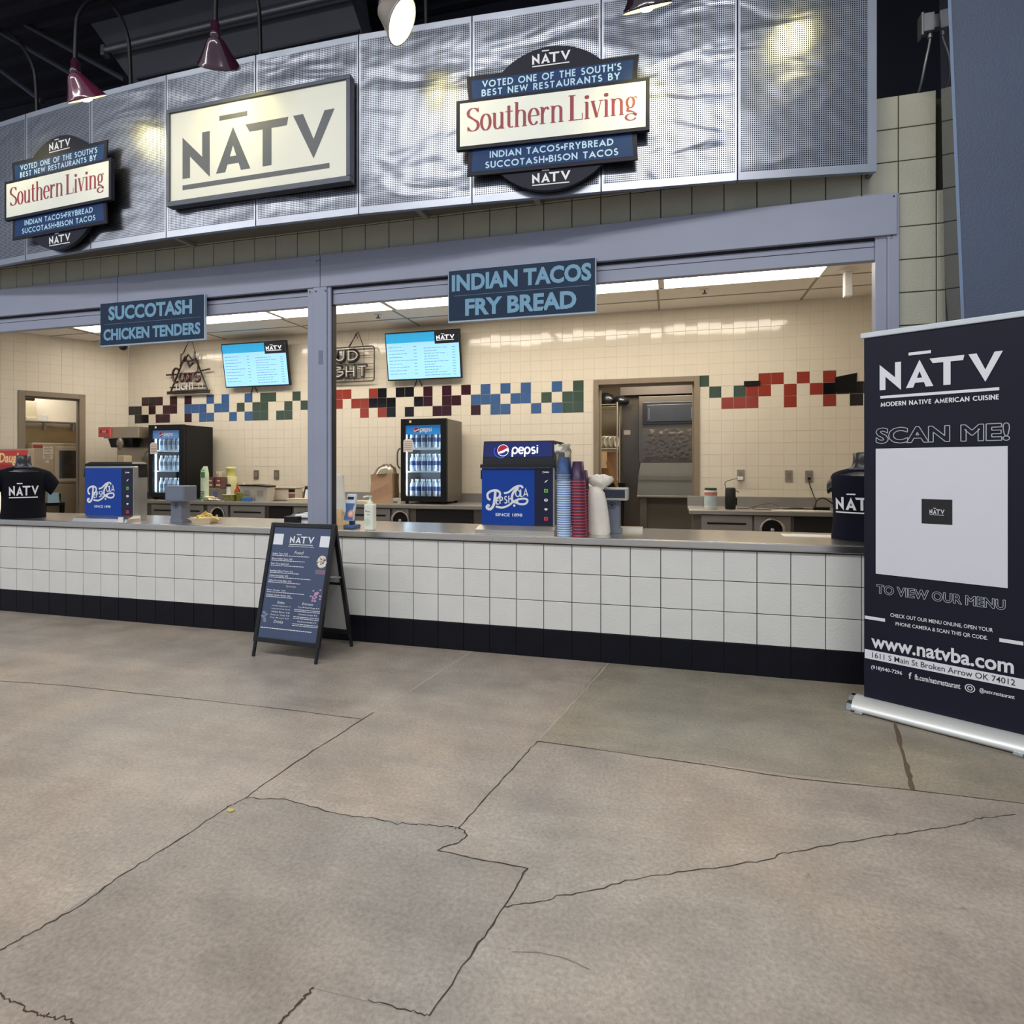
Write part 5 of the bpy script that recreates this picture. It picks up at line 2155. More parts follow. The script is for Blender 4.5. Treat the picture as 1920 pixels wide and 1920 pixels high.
# food tray with chips and cheese
t = thing('food_tray', 'paper tray of yellow chips on the serving counter beside the left display post', 'food', on_counter(386, .20))
mb = MB()
mb.loft([[(-.085, -.05, .004), (.085, -.05, .004), (.085, .05, .004), (-.085, .05, .004)], [(-.125, -.08, .045), (.125, -.08, .045), (.125, .08, .045), (-.125, .08, .045)]], smooth=False, cap=False)
mb.box(-.085, .085, -.05, .05, .001, .005)
mb.build('tray', mat('paper_tray', (214, 196, 166), .6), t)
mb = MB()
for i in range(46):
    a, b = random.gauss(.01, .05), random.gauss(0, .03)
    z = .035 + .05 * math.exp(-(a * a + b * b) / .003) * random.uniform(.5, 1)
    R = Matrix.Translation((a, b, z)) @ Matrix.Rotation(random.uniform(0, 6), 4, 'Z') @ Matrix.Rotation(random.gauss(0, .6), 4, 'X')
    mb.M = R
    mb.k = 0 if i % 4 else 1
    mb.add([(-.024, -.014, 0), (.024, -.014, .003), (0, .028, .006), (-.024, -.014, .003), (.024, -.014, .006), (0, .028, .009)], [(2, 1, 0), (3, 4, 5), (0, 1, 4, 3), (1, 2, 5, 4), (2, 0, 3, 5)])
mb.build('chips', [mat('chip_yellow', (232, 206, 112), .6, var=.15, scale=30), mat('chip_cream', (226, 208, 170), .6)], t)['kind'] = 'stuff'
t = thing('wrapped_scoop', 'flat pale paper sleeve lying left of the chip tray', 'paper', on_counter(364, .26))
mb = MB()
mb.box(-.10, .06, -.03, .03, 0, .018, .006)
mb.build('sleeve', mat('paper_pinkish', (206, 186, 168), .6), t)

# plastic bag of lids
t = thing('plastic_bag', 'tall white plastic bag with a knotted top between the red cups and the display post', 'bag', (at(1121, 990, .22).x, .22, CT))
mb = MB()
rings = []
for j, (z, rx, ry) in enumerate(((0, .075, .06), (.02, .085, .065), (.12, .082, .062), (.22, .076, .06), (.30, .068, .055), (.335, .05, .04), (.35, .03, .03))):
    rings.append([(rx * math.cos(a * PI / 12) * (1 + .05 * math.sin(4 * a * PI / 12 + j)) - .006 * j + .01, ry * math.sin(a * PI / 12) * (1 + .06 * math.cos(5 * a * PI / 12 + j)), z) for a in range(24)])
mb.loft(rings)
M_bag = mat('bag_white', (232, 226, 216), .4, var=.04, bump=.4, bscale=18)
mb.build('body', M_bag, t)
mb = MB()
rings = []
for j, (z, rx) in enumerate(((.34, .03), (.36, .06), (.39, .085), (.415, .075), (.43, .03))):
    rings.append([(.02 + rx * math.cos(a * PI / 10) * (1 + .28 * math.sin(5 * a * PI / 10 + 1.3 * j)), .6 * rx * math.sin(a * PI / 10) * (1 + .3 * math.cos(4 * a * PI / 10 + j)), z + .012 * math.sin(3 * a * PI / 10 + j)) for a in range(20)])
mb.loft(rings)
mb.build('knot', M_bag, t)
q = at(1180, 995, .50)
t = thing('serving_tray', 'small white tray on the counter behind the right display post', 'tray', (q.x, .50, CT))
mb = MB()
mb.box(-.10, .10, -.05, .05, 0, .008)
mb.box(-.10, .10, -.05, -.044, .008, .03)
mb.box(-.10, .10, .044, .05, .008, .03)
mb.box(.094, .10, -.044, .044, .008, .03)
mb.build('tray', mat('tray_white', (214, 208, 192), .4), t)
q = at(1530, 1002, .50)
mb = MB()
mb.box(-.22, .22, -.07, .07, 0, .004)
tag(mb.build('paper_sheet', mat('paper_white', (236, 232, 222), .6), loc=(q.x, .50, CT)), 'white sheet of paper lying on the counter beside the right mannequin', 'paper')
q = flo(432, 1521)
mb = MB()
mb.loft([[(.016 * math.cos(a) * (1 + .3 * math.sin(3 * a)), .010 * math.sin(a), z) for a in [i * PI / 6 for i in range(12)]] for z in (.0015, .006)])
tag(mb.build('dropped_chip', mat('chip_dropped', (196, 178, 110), .7), loc=(q.x, q.y, 0)), 'small yellow food crumb lying on the floor beside the long floor joint', 'crumb')


# ================================================================== GOODS ON THE BACK COUNTER
def on_back(px, y):
    return (at(px, 900, y).x, y, BC)


def lathe_thing(name, label, cat, px, y, parts, group=None):
    t = thing(name, label, cat, on_back(px, y), 0, group)
    for nm, m, prof in parts:
        mb = MB()
        mb.lathe(prof, 18)
        mb.build(nm, m, t)
    return t


# tall green and white cup sleeve bag
t = thing('cup_sleeve', 'tall green and white plastic sleeve of cups in front of the left fridge', 'plastic sleeve', on_back(384, 2.68))
mb = MB()
rings = []
for j in range(10):
    z = .48 * j / 9
    rx = .058 if j < 8 else (.05 if j == 8 else .028)
    rings.append([(rx * math.cos(a * PI / 8) * (1 + .05 * math.sin(3 * a + j * 2)) + .012 * (j > 8), .8 * rx * math.sin(a * PI / 8), z) for a in range(16)])
mb.k = 0
mb.loft(rings)
mb.k = 1
mb.rect(-.02, .045, .32, .40, -.0500)
mb.rect(-.04, .03, .02, .05, -.0500)
mb.rect(-.035, .045, .42, .43, -.0500)
mb.k = 2
for z in (.06, .09, .12):
    mb.rect(-.03, .04, z, z + .012, -.0502)
mb.build('sleeve', [mat('sleeve_pale', (206, 222, 196), .35, var=.1, scale=15), mat('sleeve_green', (60, 140, 76), .4), mat('sleeve_dark', (44, 60, 50), .5)], t)

t = thing('steel_container', 'grey steel food container with a blue label, below the cartons', 'container', on_back(405, 2.95))
mb = MB()
mb.box(-.13, .13, -.09, .09, 0, .17, .01)
mb.k = 1
mb.rect(.03, .10, .04, .12, -.0905)
mb.build('body', [mat('container_grey', (138, 132, 124), .4, .4), mat('label_blue', (84, 104, 150), .5)], t)
for i, px in enumerate((400, 415)):
    q = on_back(px, 2.95)
    t = thing('snack_carton', ['small red and brown carton on the steel container, nearer the fridge', 'small red and brown carton on the steel container, nearer the lime jug'][i], 'carton', (q[0], q[1], BC + .171))
    mb = MB()
    mb.box(-.055, .055, -.06, .06, 0, .155, .003)
    mb.k = 1
    mb.rect(-.045, .045, .08, .13, -.0605)
    mb.k = 2
    mb.rect(-.035, .035, .03, .055, -.0605)
    mb.rect(-.02, .03, .09, .115, -.061)
    mb.build('carton', [mat('carton_brown', (110, 76, 70), .5, var=.2, scale=20), mat('carton_red', (140, 50, 56), .5), mat('carton_cream', (206, 180, 170), .5)], t)
lathe_thing('juice_jug', 'tall pale lime plastic jug with a wide lid against the tile wall', 'jug', 433, 3.1,
            [('body', mat('jug_lime', (222, 222, 164), .35), [(.07, 0), (.085, .02), (.085, .30), (.075, .335)]), ('lid', mat('jug_lid', (226, 222, 140), .35), [(.062, .335), (.062, .43), (.07, .44), (.07, .47), (.05, .475)])])
t = thing('cutlery_cup', 'clear cup of white plastic cutlery beside the lime jug', 'cutlery', on_back(413, 3.2))
mb = MB()
mb.lathe([(.04, .0), (.055, .29)], 14, cap=True)
mb.build('cup', mat('cup_clear', (216, 206, 188), .2), t)
mb = MB()
for i in range(8):
    a = i * .8
    mb.tube([(.02 * math.cos(a), .02 * math.sin(a), .28), (.06 * math.cos(a), .05 * math.sin(a), .40)], [.004, .012], 6)
mb.build('cutlery', mat('cutlery_white', (236, 226, 206), .3), t)
lathe_thing('spice_bottle', 'slim white bottle with a black collar in front of the lime jug', 'bottle', 428.5, 2.72,
            [('body', M_white, [(.028, 0), (.03, .02), (.026, .20)]), ('cap', M_black, [(.032, .20), (.032, .225), (.012, .235)])])
for px, y, lab, c1, c2, s in ((445, 2.85, 'red ketchup squeeze bottle next to the clear lidded tubs', (178, 62, 40), (196, 70, 50), .20), (457, 2.95, 'orange sauce squeeze bottle with a white cap behind the clear lidded tubs', (206, 120, 84), (236, 226, 206), .22)):
    lathe_thing('sauce_bottle', lab, 'bottle', px, y, [('body', mat('sauce_%d' % px, c1, .35), [(.03, 0), (.037, .015), (.037, s * .7), (.02, s * .85)]), ('cap', mat('saucecap_%d' % px, c2, .35), [(.02, s * .85), (.016, s), (.006, s + .04)])], 'squeeze bottles')
t = thing('napkin_heap', 'loose heap of cream napkins at the front edge of the left back counter', 'napkins', on_back(396, 2.68))
mb = MB()
for i in range(26):
    a, b = random.gauss(.02, .07), random.gauss(0, .03)
    mb.M = Matrix.Translation((a, b, .006 + .055 * math.exp(-a * a / .006) * random.random())) @ Matrix.Rotation(random.uniform(0, 6), 4, 'Z') @ Matrix.Rotation(random.gauss(0, .4), 4, 'X')
    mb.box(-.04, .04, -.03, .03, 0, .006, .002, 1)
mb.build('napkins', mat('napkin_cream', (238, 226, 190), .7), t)['kind'] = 'stuff'
M_tub = mat('tub_clear', (196, 190, 176), .2, var=.03)
t = thing('salad_tub', 'clear tub of chopped green relish left of the green jar', 'food tub', on_back(432, 2.68))
mb = MB()
mb.loft([[(-.06, -.05, 0), (.06, -.05, 0), (.06, .05, 0), (-.06, .05, 0)], [(-.072, -.06, .085), (.072, -.06, .085), (.072, .06, .085), (-.072, .06, .085)]], smooth=False)
mb.build('tub', mat('relish_green', (150, 148, 88), .5, var=.45, scale=60), t)
mb = MB()
mb.box(-.078, .078, -.066, .066, .085, .095, .004)
mb.build('rim', mat('tub_rim', (206, 202, 178), .3), t)
lathe_thing('pickle_jar', 'olive green jar between the relish tub and the blue box', 'jar', 449, 2.70, [('body', mat('jar_olive', (126, 128, 52), .25), [(.038, 0), (.042, .01), (.042, .11)]), ('lid', mat('jar_lid', (150, 146, 70), .4), [(.042, .11), (.042, .125)])])
t = thing('label_box', 'small bright blue box on the back counter below the clear lidded tubs', 'box', on_back(463, 2.68))
mb = MB()
mb.box(-.06, .06, -.04, .04, 0, .055, .004)
mb.build('box', mat('box_blue', (62, 118, 186), .4), t)
for i, (px, y, w_, lab) in enumerate(((471, 2.92, .125, 'clear plastic tub with a black lid, behind the blue box'), (496, 2.82, .11, 'clear plastic tub with an open black lid, in front of the wall outlet'))):
    t = thing('storage_tub', lab, 'tub', on_back(px, y), 0, 'clear tubs with black lids')
    mb = MB()
    mb.loft([[(-w_ * .85, -.07, 0), (w_ * .85, -.07, 0), (w_ * .85, .07, 0), (-w_ * .85, .07, 0)], [(-w_, -.085, .20), (w_, -.085, .20), (w_, .085, .20), (-w_, .085, .20)]], smooth=False)
    mb.k = 1
    mb.rect(-w_ * .5, w_ * .35, .08, .15, -.0835)
    mb.build('tub', [M_tub, mat('tub_content', (150, 144, 140), .5)], t)
    mb = MB()
    mb.M = Matrix.Translation((0, 0, .202)) @ Matrix.Rotation(math.radians(5 * i), 4, 'Y')
    mb.box(-w_ * 1.08, w_ * 1.08, -.095, .095, 0, .02, .008)
    mb.build('lid', M_black, t)
t = thing('storage_tub', 'wide clear plastic bin with a flat lid, left of the spice jar', 'tub', on_back(537, 3.05), 0, 'clear tubs with black lids')
mb = MB()
mb.box(-.24, .2, -.10, .10, 0, .17, .02)
mb.build('tub', mat('bin_clear', (212, 198, 182), .2, var=.06), t)
mb = MB()
mb.box(-.25, .21, -.11, .11, .17, .19, .006)
mb.build('lid', mat('bin_lid', (206, 192, 170), .25), t)
t = lathe_thing('spice_jar', 'clear spice jar with black lid and brown label right of the wide bin', 'jar', 547, 2.80, [('body', mat('spice_body', (196, 178, 160), .3), [(.04, 0), (.04, .13)]), ('label_band', mat('spice_label', (120, 84, 78), .5, var=.3, scale=40), [(.0405, .03), (.0405, .11)]), ('lid', M_black, [(.042, .13), (.042, .17)])])
t = thing('phone_stand', 'black tablet holder with a white card just left of the metal post', 'stand', on_back(576, 2.78))
mb = MB()
mb.M = Matrix.Rotation(math.radians(-14), 4, 'X')
mb.box(-.07, .07, -.01, .012, 0, .22, .02)
mb.k = 1
mb.rect(-.045, .04, .05, .17, -.0108)
mb.build('holder', [M_black, M_white], t)
for i in range(4):
    q = on_back(563 + 3 * (i % 2), 2.70)
    mb = MB()
    mb.box(-.18, .18, -.06, .06, 0, .013, .004)
    tag(mb.build('foam_tray', mat('foam_cream', (226, 214, 190), .6), loc=(q[0], q[1], BC + .0135 * i)), 'cream foam tray in the flat stack just left of the post' if i < 3 else 'topmost cream foam tray of the flat stack just left of the post', 'tray', 'stacked foam trays')
t = thing('paper_stack', 'stack of white papers on the back counter right of the post', 'paper', on_back(672, 2.78))
mb = MB()
mb.box(-.25, .22, -.09, .09, 0, .02)
mb.M = Matrix.Translation((0, 0, .021)) @ Matrix.Rotation(.12, 4, 'Z')
mb.box(-.2, .2, -.08, .08, 0, .012)
mb.build('papers', mat('paper_cream', (222, 212, 190), .6), t)

# brown paper bag wrapped in clear film
t = thing('paper_bag', 'tall brown paper bag of supplies left of the dark fridge', 'bag', on_back(722, 2.85))
mb = MB()
mb.loft([[(-.155, -.10, 0), (.145, -.10, 0), (.145, .10, 0), (-.155, .10, 0)], [(-.158, -.105, .14), (.15, -.095, .14), (.15, .10, .14), (-.155, .10, .14)], [(-.15, -.098, .28), (.145, -.103, .28), (.145, .10, .28), (-.15, .10, .28)], [(-.155, -.10, .375), (.15, -.10, .385), (.15, .1, .385), (-.155, .1, .375)]], smooth=False)
mb.build('body', mat('kraft_brown', (190, 154, 124), .6, var=.07, scale=3, bump=.8, bscale=9, stretch=(1, 1, .5)), t)
mb = MB()
mb.loft([[(.165 * math.cos(a * PI / 10) * (1 + .04 * math.sin(a * 2.3)), .115 * math.sin(a * PI / 10), .37) for a in range(20)], [(.13 * math.cos(a * PI / 10) + .02, .09 * math.sin(a * PI / 10), .45 + .012 * math.sin(a * 2)) for a in range(20)], [(.05 * math.cos(a * PI / 10) + .03, .03 * math.sin(a * PI / 10), .50 + .012 * math.cos(a * 2)) for a in range(20)]])
mb.build('film', M_film, t)
t = thing('small_box', 'small white box squeezed between the brown bag and the dark fridge', 'box', on_back(744, 2.70))
mb = MB()
mb.box(-.04, .04, -.04, .04, 0, .075, .004)
mb.k = 1
mb.rect(-.03, .03, .012, .04, -.0405)
mb.build('box', [mat('box_white', (206, 200, 186), .5), mat('box_print', (120, 120, 106), .5)], t)

# right back counter
t = lathe_thing('wipes_tub', 'white tub of cleaning wipes with a dark green lid near the kitchen doorway', 'tub', 1332.5, 2.80,
                [('body', mat('wipes_white', (218, 218, 212), .4), [(.064, 0), (.068, .01), (.068, .20), (.062, .21)]), ('label_band', mat('wipes_pale', (190, 206, 210), .4, var=.12, scale=16), [(.0684, .04), (.0684, .15)]),
                 ('print_band', mat('wipes_rose', (196, 130, 122), .5), [(.0686, .152), (.0686, .19)]), ('lid', mat('wipes_lid', (40, 86, 60), .4), [(.065, .21), (.065, .235)])])
t = thing('portable_speaker', 'black cylinder speaker plugged into the wall outlet on the right back counter', 'speaker', on_back(1369.5, 2.82))
mb = MB()
mb.lathe([(.048, 0), (.056, .012), (.057, .10), (.055, .225), (.048, .235)], 22)
mb.build('body', mat('speaker_mesh', (26, 26, 28), .7, var=.3, scale=120), t)
mb = MB()
mb.lathe([(.047, .236), (.040, .243), (.036, .243)], 22)
mb.build('top_ring', mat('ring_grey', (90, 90, 92), .3), t)
mb = MB()
mb.box(.045, .07, -.014, .014, .045, .13, .006)
mb.tube(smooth_pts([(.05, 0, .20), (.075, -.005, .20), (.085, -.01, .185)]), .004, 6)
mb.build('strap', M_black, t)
q = at(1388, 897, 3.40)
t = thing('phone_charger', 'white charger block with a thin grey lead to the black speaker', 'charger', (q.x, 3.413, q.z))
mb = MB()
mb.box(-.03, .03, -.05, 0, -.02, .022, .006)
mb.build('plug', M_white, t)
sp = Vector(on_back(1364, 2.82)) - Vector((q.x, 3.413, q.z))
mb = MB()
mb.tube(smooth_pts([(-.03, -.03, 0), (-.09, -.12, -.01), tuple(sp + Vector((-.02, .02, .30))), tuple(sp + Vector((-.02, 0, .235)))]), .004, 6)
mb.build('lead', mat('lead_grey', (90, 84, 78), .5), t)
q = at(1517, 897, 3.40)
t = thing('power_adapter', 'black power adapter with a coiled lead on the right back counter', 'adapter', (at(1540, 950, 2.9).x, 2.90, BC))
mb = MB()
mb.box(-.08, .08, -.03, .03, .0, .035, .008)
mb.build('brick', M_black, t)
o = Vector((at(1540, 950, 2.9).x, 2.90, BC))
pq = Vector((q.x, 3.40, q.z)) - o
mb = MB()
mb.tube(smooth_pts([tuple(pq), tuple(pq + Vector((.0, -.02, -.06))), tuple(pq + Vector((.03, -.10, -.20))), (-.02, .15, .10), (-.06, .05, .03), (-.08, 0, .02)]), .006, 6)
mb.tube(smooth_pts([(-.06, .0, .02), (-.04, .02, .10), (.03, .03, .13), (.12, .03, .07), (.20, .02, .012), (.22, .0, .006)]), .007, 6)
mb.tube(smooth_pts([(-.08, 0, .012), (-.16, .04, .01), (-.26, -.01, .012), (-.32, .03, .012), (-.26, .06, .014), (-.18, .0, .018), (-.26, -.03, .014), (-.36, .01, .01), (-.38, .05, .008)]), .006, 6)
mb.build('lead', M_cable, t)
mb = MB()
mb.box(pq.x - .014, pq.x + .014, pq.y - .03, pq.y + .01, pq.z - .014, pq.z + .014, .004)
mb.build('plug', M_black, t)
q = Vector(on_back(1440, 2.9))
mb = MB()
mb.tube(smooth_pts([(-.32, 0, .005), (-.2, .03, .006), (-.05, .06, .05), (.06, .03, .06), (.10, -.03, .012), (-.02, -.10, .006), (-.16, -.04, .006), (-.08, .05, .02), (.2, -.02, .006)]), .004, 6)
tag(mb.build('thin_cable', mat('cable_brown', (84, 74, 66), .5), loc=q), 'thin looped cable lying between the black speaker and the black adapter', 'cable')
q = at(1500, 955, 2.75)
mb = MB()
mb.box(-.28, .28, -.06, .06, 0, .006)
tag(mb.build('paper_sheet', mat('paper_white', (236, 232, 222), .6), loc=(q.x, 2.72, BC)), 'white papers lying along the front of the right back counter', 'paper')

# hot drinks machine in the left corner
q0, q1 = at(196, 870, 2.75), at(266, 800, 2.75)
t = thing('coffee_machine', 'steel drinks machine with a small red sign, left of the left fridge', 'drinks machine', ((q0.x + q1.x) / 2, 2.75, BC))
h = (q1.x - q0.x) / 2
hz = q1.z - BC
mb = MB()
mb.box(-h + .05, h, .16, .45, 0, hz, .006)
mb.box(-h + .04, h, -.05, .16, hz - .165, hz, .006)
mb.box(-h + .05, h - .02, -.05, .16, 0, .10, .006)
mb.build('body', mat('machine_steel', (176, 162, 142), .3, .6), t)
mb = MB()
mb.box(-h - .03, -h + .19, -.075, -.051, hz - .145, hz, .003)
mb.k = 1
mb.rect(-h + .0, -h + .16, hz - .09, hz - .045, -.0758)
mb.k = 2
mb.rect(-h + .04, -h + .12, hz - .083, hz - .052, -.0765)
mb.build('red_sign', [mat('machine_red', (206, 96, 92), .45), mat('machine_red_dark', (176, 36, 50), .45), mat('machine_pink', (232, 150, 150), .45)], t)
mb = MB()
mb.loft([[(-h + .12, -.045, hz - .17), (h - .12, -.045, hz - .17), (h - .12, .1, hz - .17), (-h + .12, .1, hz - .17)], [(-h + .16, -.03, hz - .30), (h - .14, -.03, hz - .30), (h - .14, .08, hz - .30), (-h + .16, .08, hz - .30)]], smooth=False)
mb.build('brew_head', M_black, t)
mb = MB()
mb.lathe([(.02, hz - .34), (.05, hz - .25), (.04, hz - .20), (.02, hz - .17)], 16, c=(.06, -.10, 0))
mb.build('funnel', mat('funnel_clear', (120, 110, 98), .2), t)
mb = MB()
mb.box(.02, .15, -.11, .02, .12, hz - .42, .01)
mb.build('drip_box', mat('drip_cream', (206, 190, 160), .4), t)
for dx, nm in ((-.13, 'small white cup on the drinks machine, left one'), (-.04, 'wider white cup on the drinks machine, right one')):
    t2 = thing('white_cup', nm, 'cup', ((q0.x + q1.x) / 2 + dx, 2.78, BC + .10), 0, 'cups on the drinks machine')
    mb = MB()
    mb.lathe([(.025, 0), (.035, .08)], 14)
    mb.build('cup', M_white, t2)

# ================================================================== LEFT SIDE: SNACK WARMER AND KITCHEN DOORWAY
Yw = 1.15
q0, q1 = at(-60, 960, Yw), at(53, 841, Yw)
t = thing('snack_warmer', 'red topped snack warmer with cream script behind the left mannequin', 'food warmer', (q1.x, Yw, 0))
Wd, zt, zb = q1.x - q0.x, q1.z, q0.z
zs = at(50, 871, Yw).z
mb = MB()
mb.box(-Wd, .0, 0, .07, zs - .10, zt, .006)
mb.build('canopy', mat('warmer_tan', (168, 150, 130), .4, .3), t)
mb = MB()
mb.rect(-Wd + .01, -.012, zs, zt - .02, -.001)
mb.k = 1
mb.rect(-Wd + .01, -.012, zs - .07, zs, -.0012)
mb.build('red_panel', [mat('warmer_red', (206, 54, 42), .4), mat('warmer_red_dark', (156, 32, 36), .4)], t)
mb = MB()
ql, qr = at(2, 860, Yw), at(47, 848, Yw)
text(mb, 'Daughn', ql.x - q1.x - .03, qr.x - q1.x, zs - .012, zt - .05, -.003, .03, .15)
mb.build('lettering', mat('warmer_cream', (240, 214, 150), .5), t)
mb = MB()
mb.box(-Wd, .0, .0, .07, zb - .12, zb + .0, .005)
mb.box(-Wd, .0, .06, .07, zb, zs - .10)
mb.build('base', M_black, t)
mb = MB()
for i in range(12):
    x = -Wd + .02 + i * (Wd - .04) / 11
    mb.tube([(x, .02, zb), (x, .02, zs - .10)], .007, 6)
mb.tube([(-Wd, .02, (zb + zs) / 2), (0, .02, (zb + zs) / 2)], .007, 6)
mb.build('wire_front', M_black, t)
mb = MB()
mb.box(-Wd + .02, -.02, .045, .058, zb + .01, zs - .11)
mb.build('lit_back', mat('warmer_light', (255, 236, 190), .5, emit=1.1, ecol=(255, 236, 196)), t)
t2 = thing('side_table', 'dark side table under the red topped snack warmer', 'table', (q1.x, Yw, 0))
mb = MB()
mb.box(-Wd - .1, .05, -.05, .5, zb - .18, zb - .122, .004)
mb.build('top', M_steel2, t2)
for x in (-Wd, .0):
    for y in (0, .45):
        mb = MB()
        mb.box(x - .02, x + .02, y - .02, y + .02, 0, zb - .181)
        mb.build('leg', M_black, t2)


# frame behind the slanted wall: x along the wall (towards the corner), y away from the room
def K3(px, py, v):
    c, s = math.cos(KROT), math.sin(KROT)
    d = _ray(px, py)
    nx, ny = -s, c
    ox, oy = KX + v * nx, KY + v * ny
    tt = ((ox - CAMX) * nx + (oy - CAMY) * ny) / (d[0] * nx + d[1] * ny)
    X, Y = CAMX + tt * d[0] - KX, CAMY + tt * d[1] - KY
    return Vector((X * c + Y * s, v, CAMZ + tt * d[2]))


def kthing(name, label, cat, loc, group=None):
    c, s = math.cos(KROT), math.sin(KROT)
    return thing(name, label, cat, (KX + loc[0] * c - loc[1] * s, KY + loc[0] * s + loc[1] * c, loc[2]), KROT, group)


V1 = 1.5
a, b = K3(30, 700, V1), K3(175, 980, V1)
mb = MB()
mb.box(a.x - .8, b.x + .8, V1 + .01, V1 + .08, 0, 2.99)
mb.build('wall_alcove', M_tile, loc=(KX, KY, 0), rot=(0, 0, KROT))['kind'] = 'structure'
p, q = K3(36, 787, V1 - .3), K3(150, 787, V1 - .3)
t = kthing('wall_shelf', 'long steel wall shelf seen through the left doorway', 'shelf', (p.x, V1, p.z))
L = q.x - p.x
mb = MB()
mb.box(-.3, L, -.30, 0, -.02, 0, .003)
mb.build('board', M_steel2, t)
for k in (.0, .42, .9):
    mb = MB()
    mb.prism([(k * L - .01, -.14), (k * L + .01, -.14), (k * L + .01, -.021), (k * L - .01, -.021)], -.25, -.002)
    mb.build('bracket', M_steel2, t)
sh = p.z
for x0, x1, y0, y1, nm, lab, m, dep in ((42, 69, 752, 787, 'white_carton', 'tall white carton standing on the shelf in the left doorway', mat('carton_offwhite', (226, 214, 184), .5), .2), (78, 90, 776, 787, 'white_card', 'small white card standing on the shelf in the left doorway', M_white, .03)):
    A_, B_ = K3(x0, y1, V1 - .27), K3(x1, y0, V1 - .27)
    t = kthing(nm, lab, 'carton', (A_.x, V1 - .27, sh))
    mb = MB()
    mb.box(0, B_.x - A_.x, 0, dep, .0, B_.z - A_.z, .004)
    mb.build('body', m, t)
A_, B_ = K3(50, 787, V1 - .295), K3(68, 782.5, V1 - .295)
t = kthing('flat_box', 'flat pale box at the front edge of the shelf in the left doorway', 'box', (A_.x, V1 - .297, sh))
mb = MB()
mb.box(0, B_.x - A_.x, 0, .025, .0, .05, .004)
mb.build('body', mat('flat_pale', (232, 220, 196), .5), t)
A_, B_ = K3(42, 750, V1 - .28), K3(66, 741, V1 - .28)
t = kthing('black_case', 'black case on top of the white carton in the left doorway', 'case', (A_.x, V1 - .26, A_.z + .005))
mb = MB()
mb.box(0, B_.x - A_.x, 0, .18, .0, .10, .01)
mb.build('body', M_black, t)
# backsplash + cable
A_, B_ = K3(30, 836, V1), K3(150, 803, V1)
mb = MB()
mb.box(A_.x - .2, B_.x, V1 - .012, V1 + .009, A_.z - .5, B_.z)
mb.build('trim_5', mat('backsplash_tan', (190, 168, 128), .35, .5), loc=(KX, KY, 0), rot=(0, 0, KROT))['kind'] = 'structure'
# oven
A_, B_ = K3(60, 945, V1 - .75), K3(150, 832, V1 - .75)
t = kthing('kitchen_oven', 'beige oven with a dark window and taped notes inside the left doorway', 'oven', (A_.x, V1 - .75, 0))
Wo = B_.x - A_.x
zo = B_.z
mb = MB()
zc2 = K3(100, 907, V1 - .75).z
mb.box(0, Wo, 0, .62, zc2 + .008, zo, .01)
mb.build('body', mat('oven_beige', (188, 172, 150), .4, .3), t)
mb = MB()
mb.box(0, Wo, .01, .62, .1, zc2, .01)
mb.build('stand', mat('oven_beige_low', (170, 154, 132), .4, .3), t)
w0, w1 = K3(111, 897, V1 - .76), K3(146, 845, V1 - .76)
mb = MB()
mb.box(w0.x - A_.x - .06, w1.x - A_.x, -.018, -.001, w0.z - .05, w1.z + .06, .006)
dr = mb.build('door', mat('oven_door', (204, 188, 166), .4), t)
mb = MB()
mb.box(w0.x - A_.x, w1.x - A_.x - .02, -.022, -.0181, w0.z, w1.z, .003)
mb.build('window', mat('oven_glass', (58, 56, 48), .12, coat=.4, var=.3, scale=5), dr)
mb = MB()
r0, r1 = K3(62, 840, V1 - .76), K3(80, 834, V1 - .76)
mb.rect(r0.x - A_.x, r1.x - A_.x, r0.z, r1.z, -.001)
mb.build('red_strip', mat('oven_red', (176, 54, 48), .4), t)
for (x0, x1, y0, y1) in ((81, 100, 837, 851), (81, 99, 853, 861), (85, 92, 863, 868)):
    r0, r1 = K3(x0, y1, V1 - .76), K3(x1, y0, V1 - .76)
    mb = MB()
    mb.rect(r0.x - A_.x, r1.x - A_.x, r0.z, r1.z, -.001)
    mb.k = 1
    for k in range(5):
        zz = r0.z + (r1.z - r0.z) * (k + .5) / 5
        mb.rect(r0.x - A_.x + .012, r1.x - A_.x - random.uniform(.01, .05), zz, zz + .006, -.0015)
    mb.build('taped_note', [mat('note_white', (222, 214, 200), .6), mat('note_ink', (120, 110, 104), .6)], t)
# black cart
A_, B_ = K3(82, 975, .45), K3(122, 942, .45)
t = kthing('black_cart', 'black utility cart inside the left doorway with a blue cloth on its handle', 'cart', (A_.x, .45, 0))
Wc = B_.x - A_.x
zt = B_.z
mb = MB()
mb.box(0, Wc, 0, .26, zt - .05, zt, .006)
mb.build('top', M_black, t)
for x in (.02, Wc - .02):
    for y in (.02, .24):
        mb = MB()
        mb.tube([(x, y, 0), (x, y, zt - .051)], .018, 8)
        mb.build('leg', M_black, t)
mb = MB()
h0 = K3(112, 928, .45)
mb.tube([(h0.x - A_.x, .04, zt - .01), (h0.x - A_.x, .04, h0.z + .02)], .018, 8)
mb.build('handle_post', M_black, t)
r0, r1 = K3(88, 933, .45), K3(112, 924, .45)
t = kthing('blue_cloth', 'pale blue cloth hung at the black cart inside the left doorway', 'cloth', (r0.x, .40, zt + .002))
mb = MB()
mb.loft([[(0, -.02, .002), (r1.x - r0.x - .01, -.02, .002), (r1.x - r0.x - .01, .10, .002), (0, .10, .002)], [(0.01, -.0, r1.z - zt), (r1.x - r0.x - .02, 0, r1.z - zt), (r1.x - r0.x - .02, .08, r1.z - zt), (.01, .08, r1.z - zt)]], smooth=False)
mb.build('cloth', mat('cloth_blue', (150, 186, 206), .7), t)

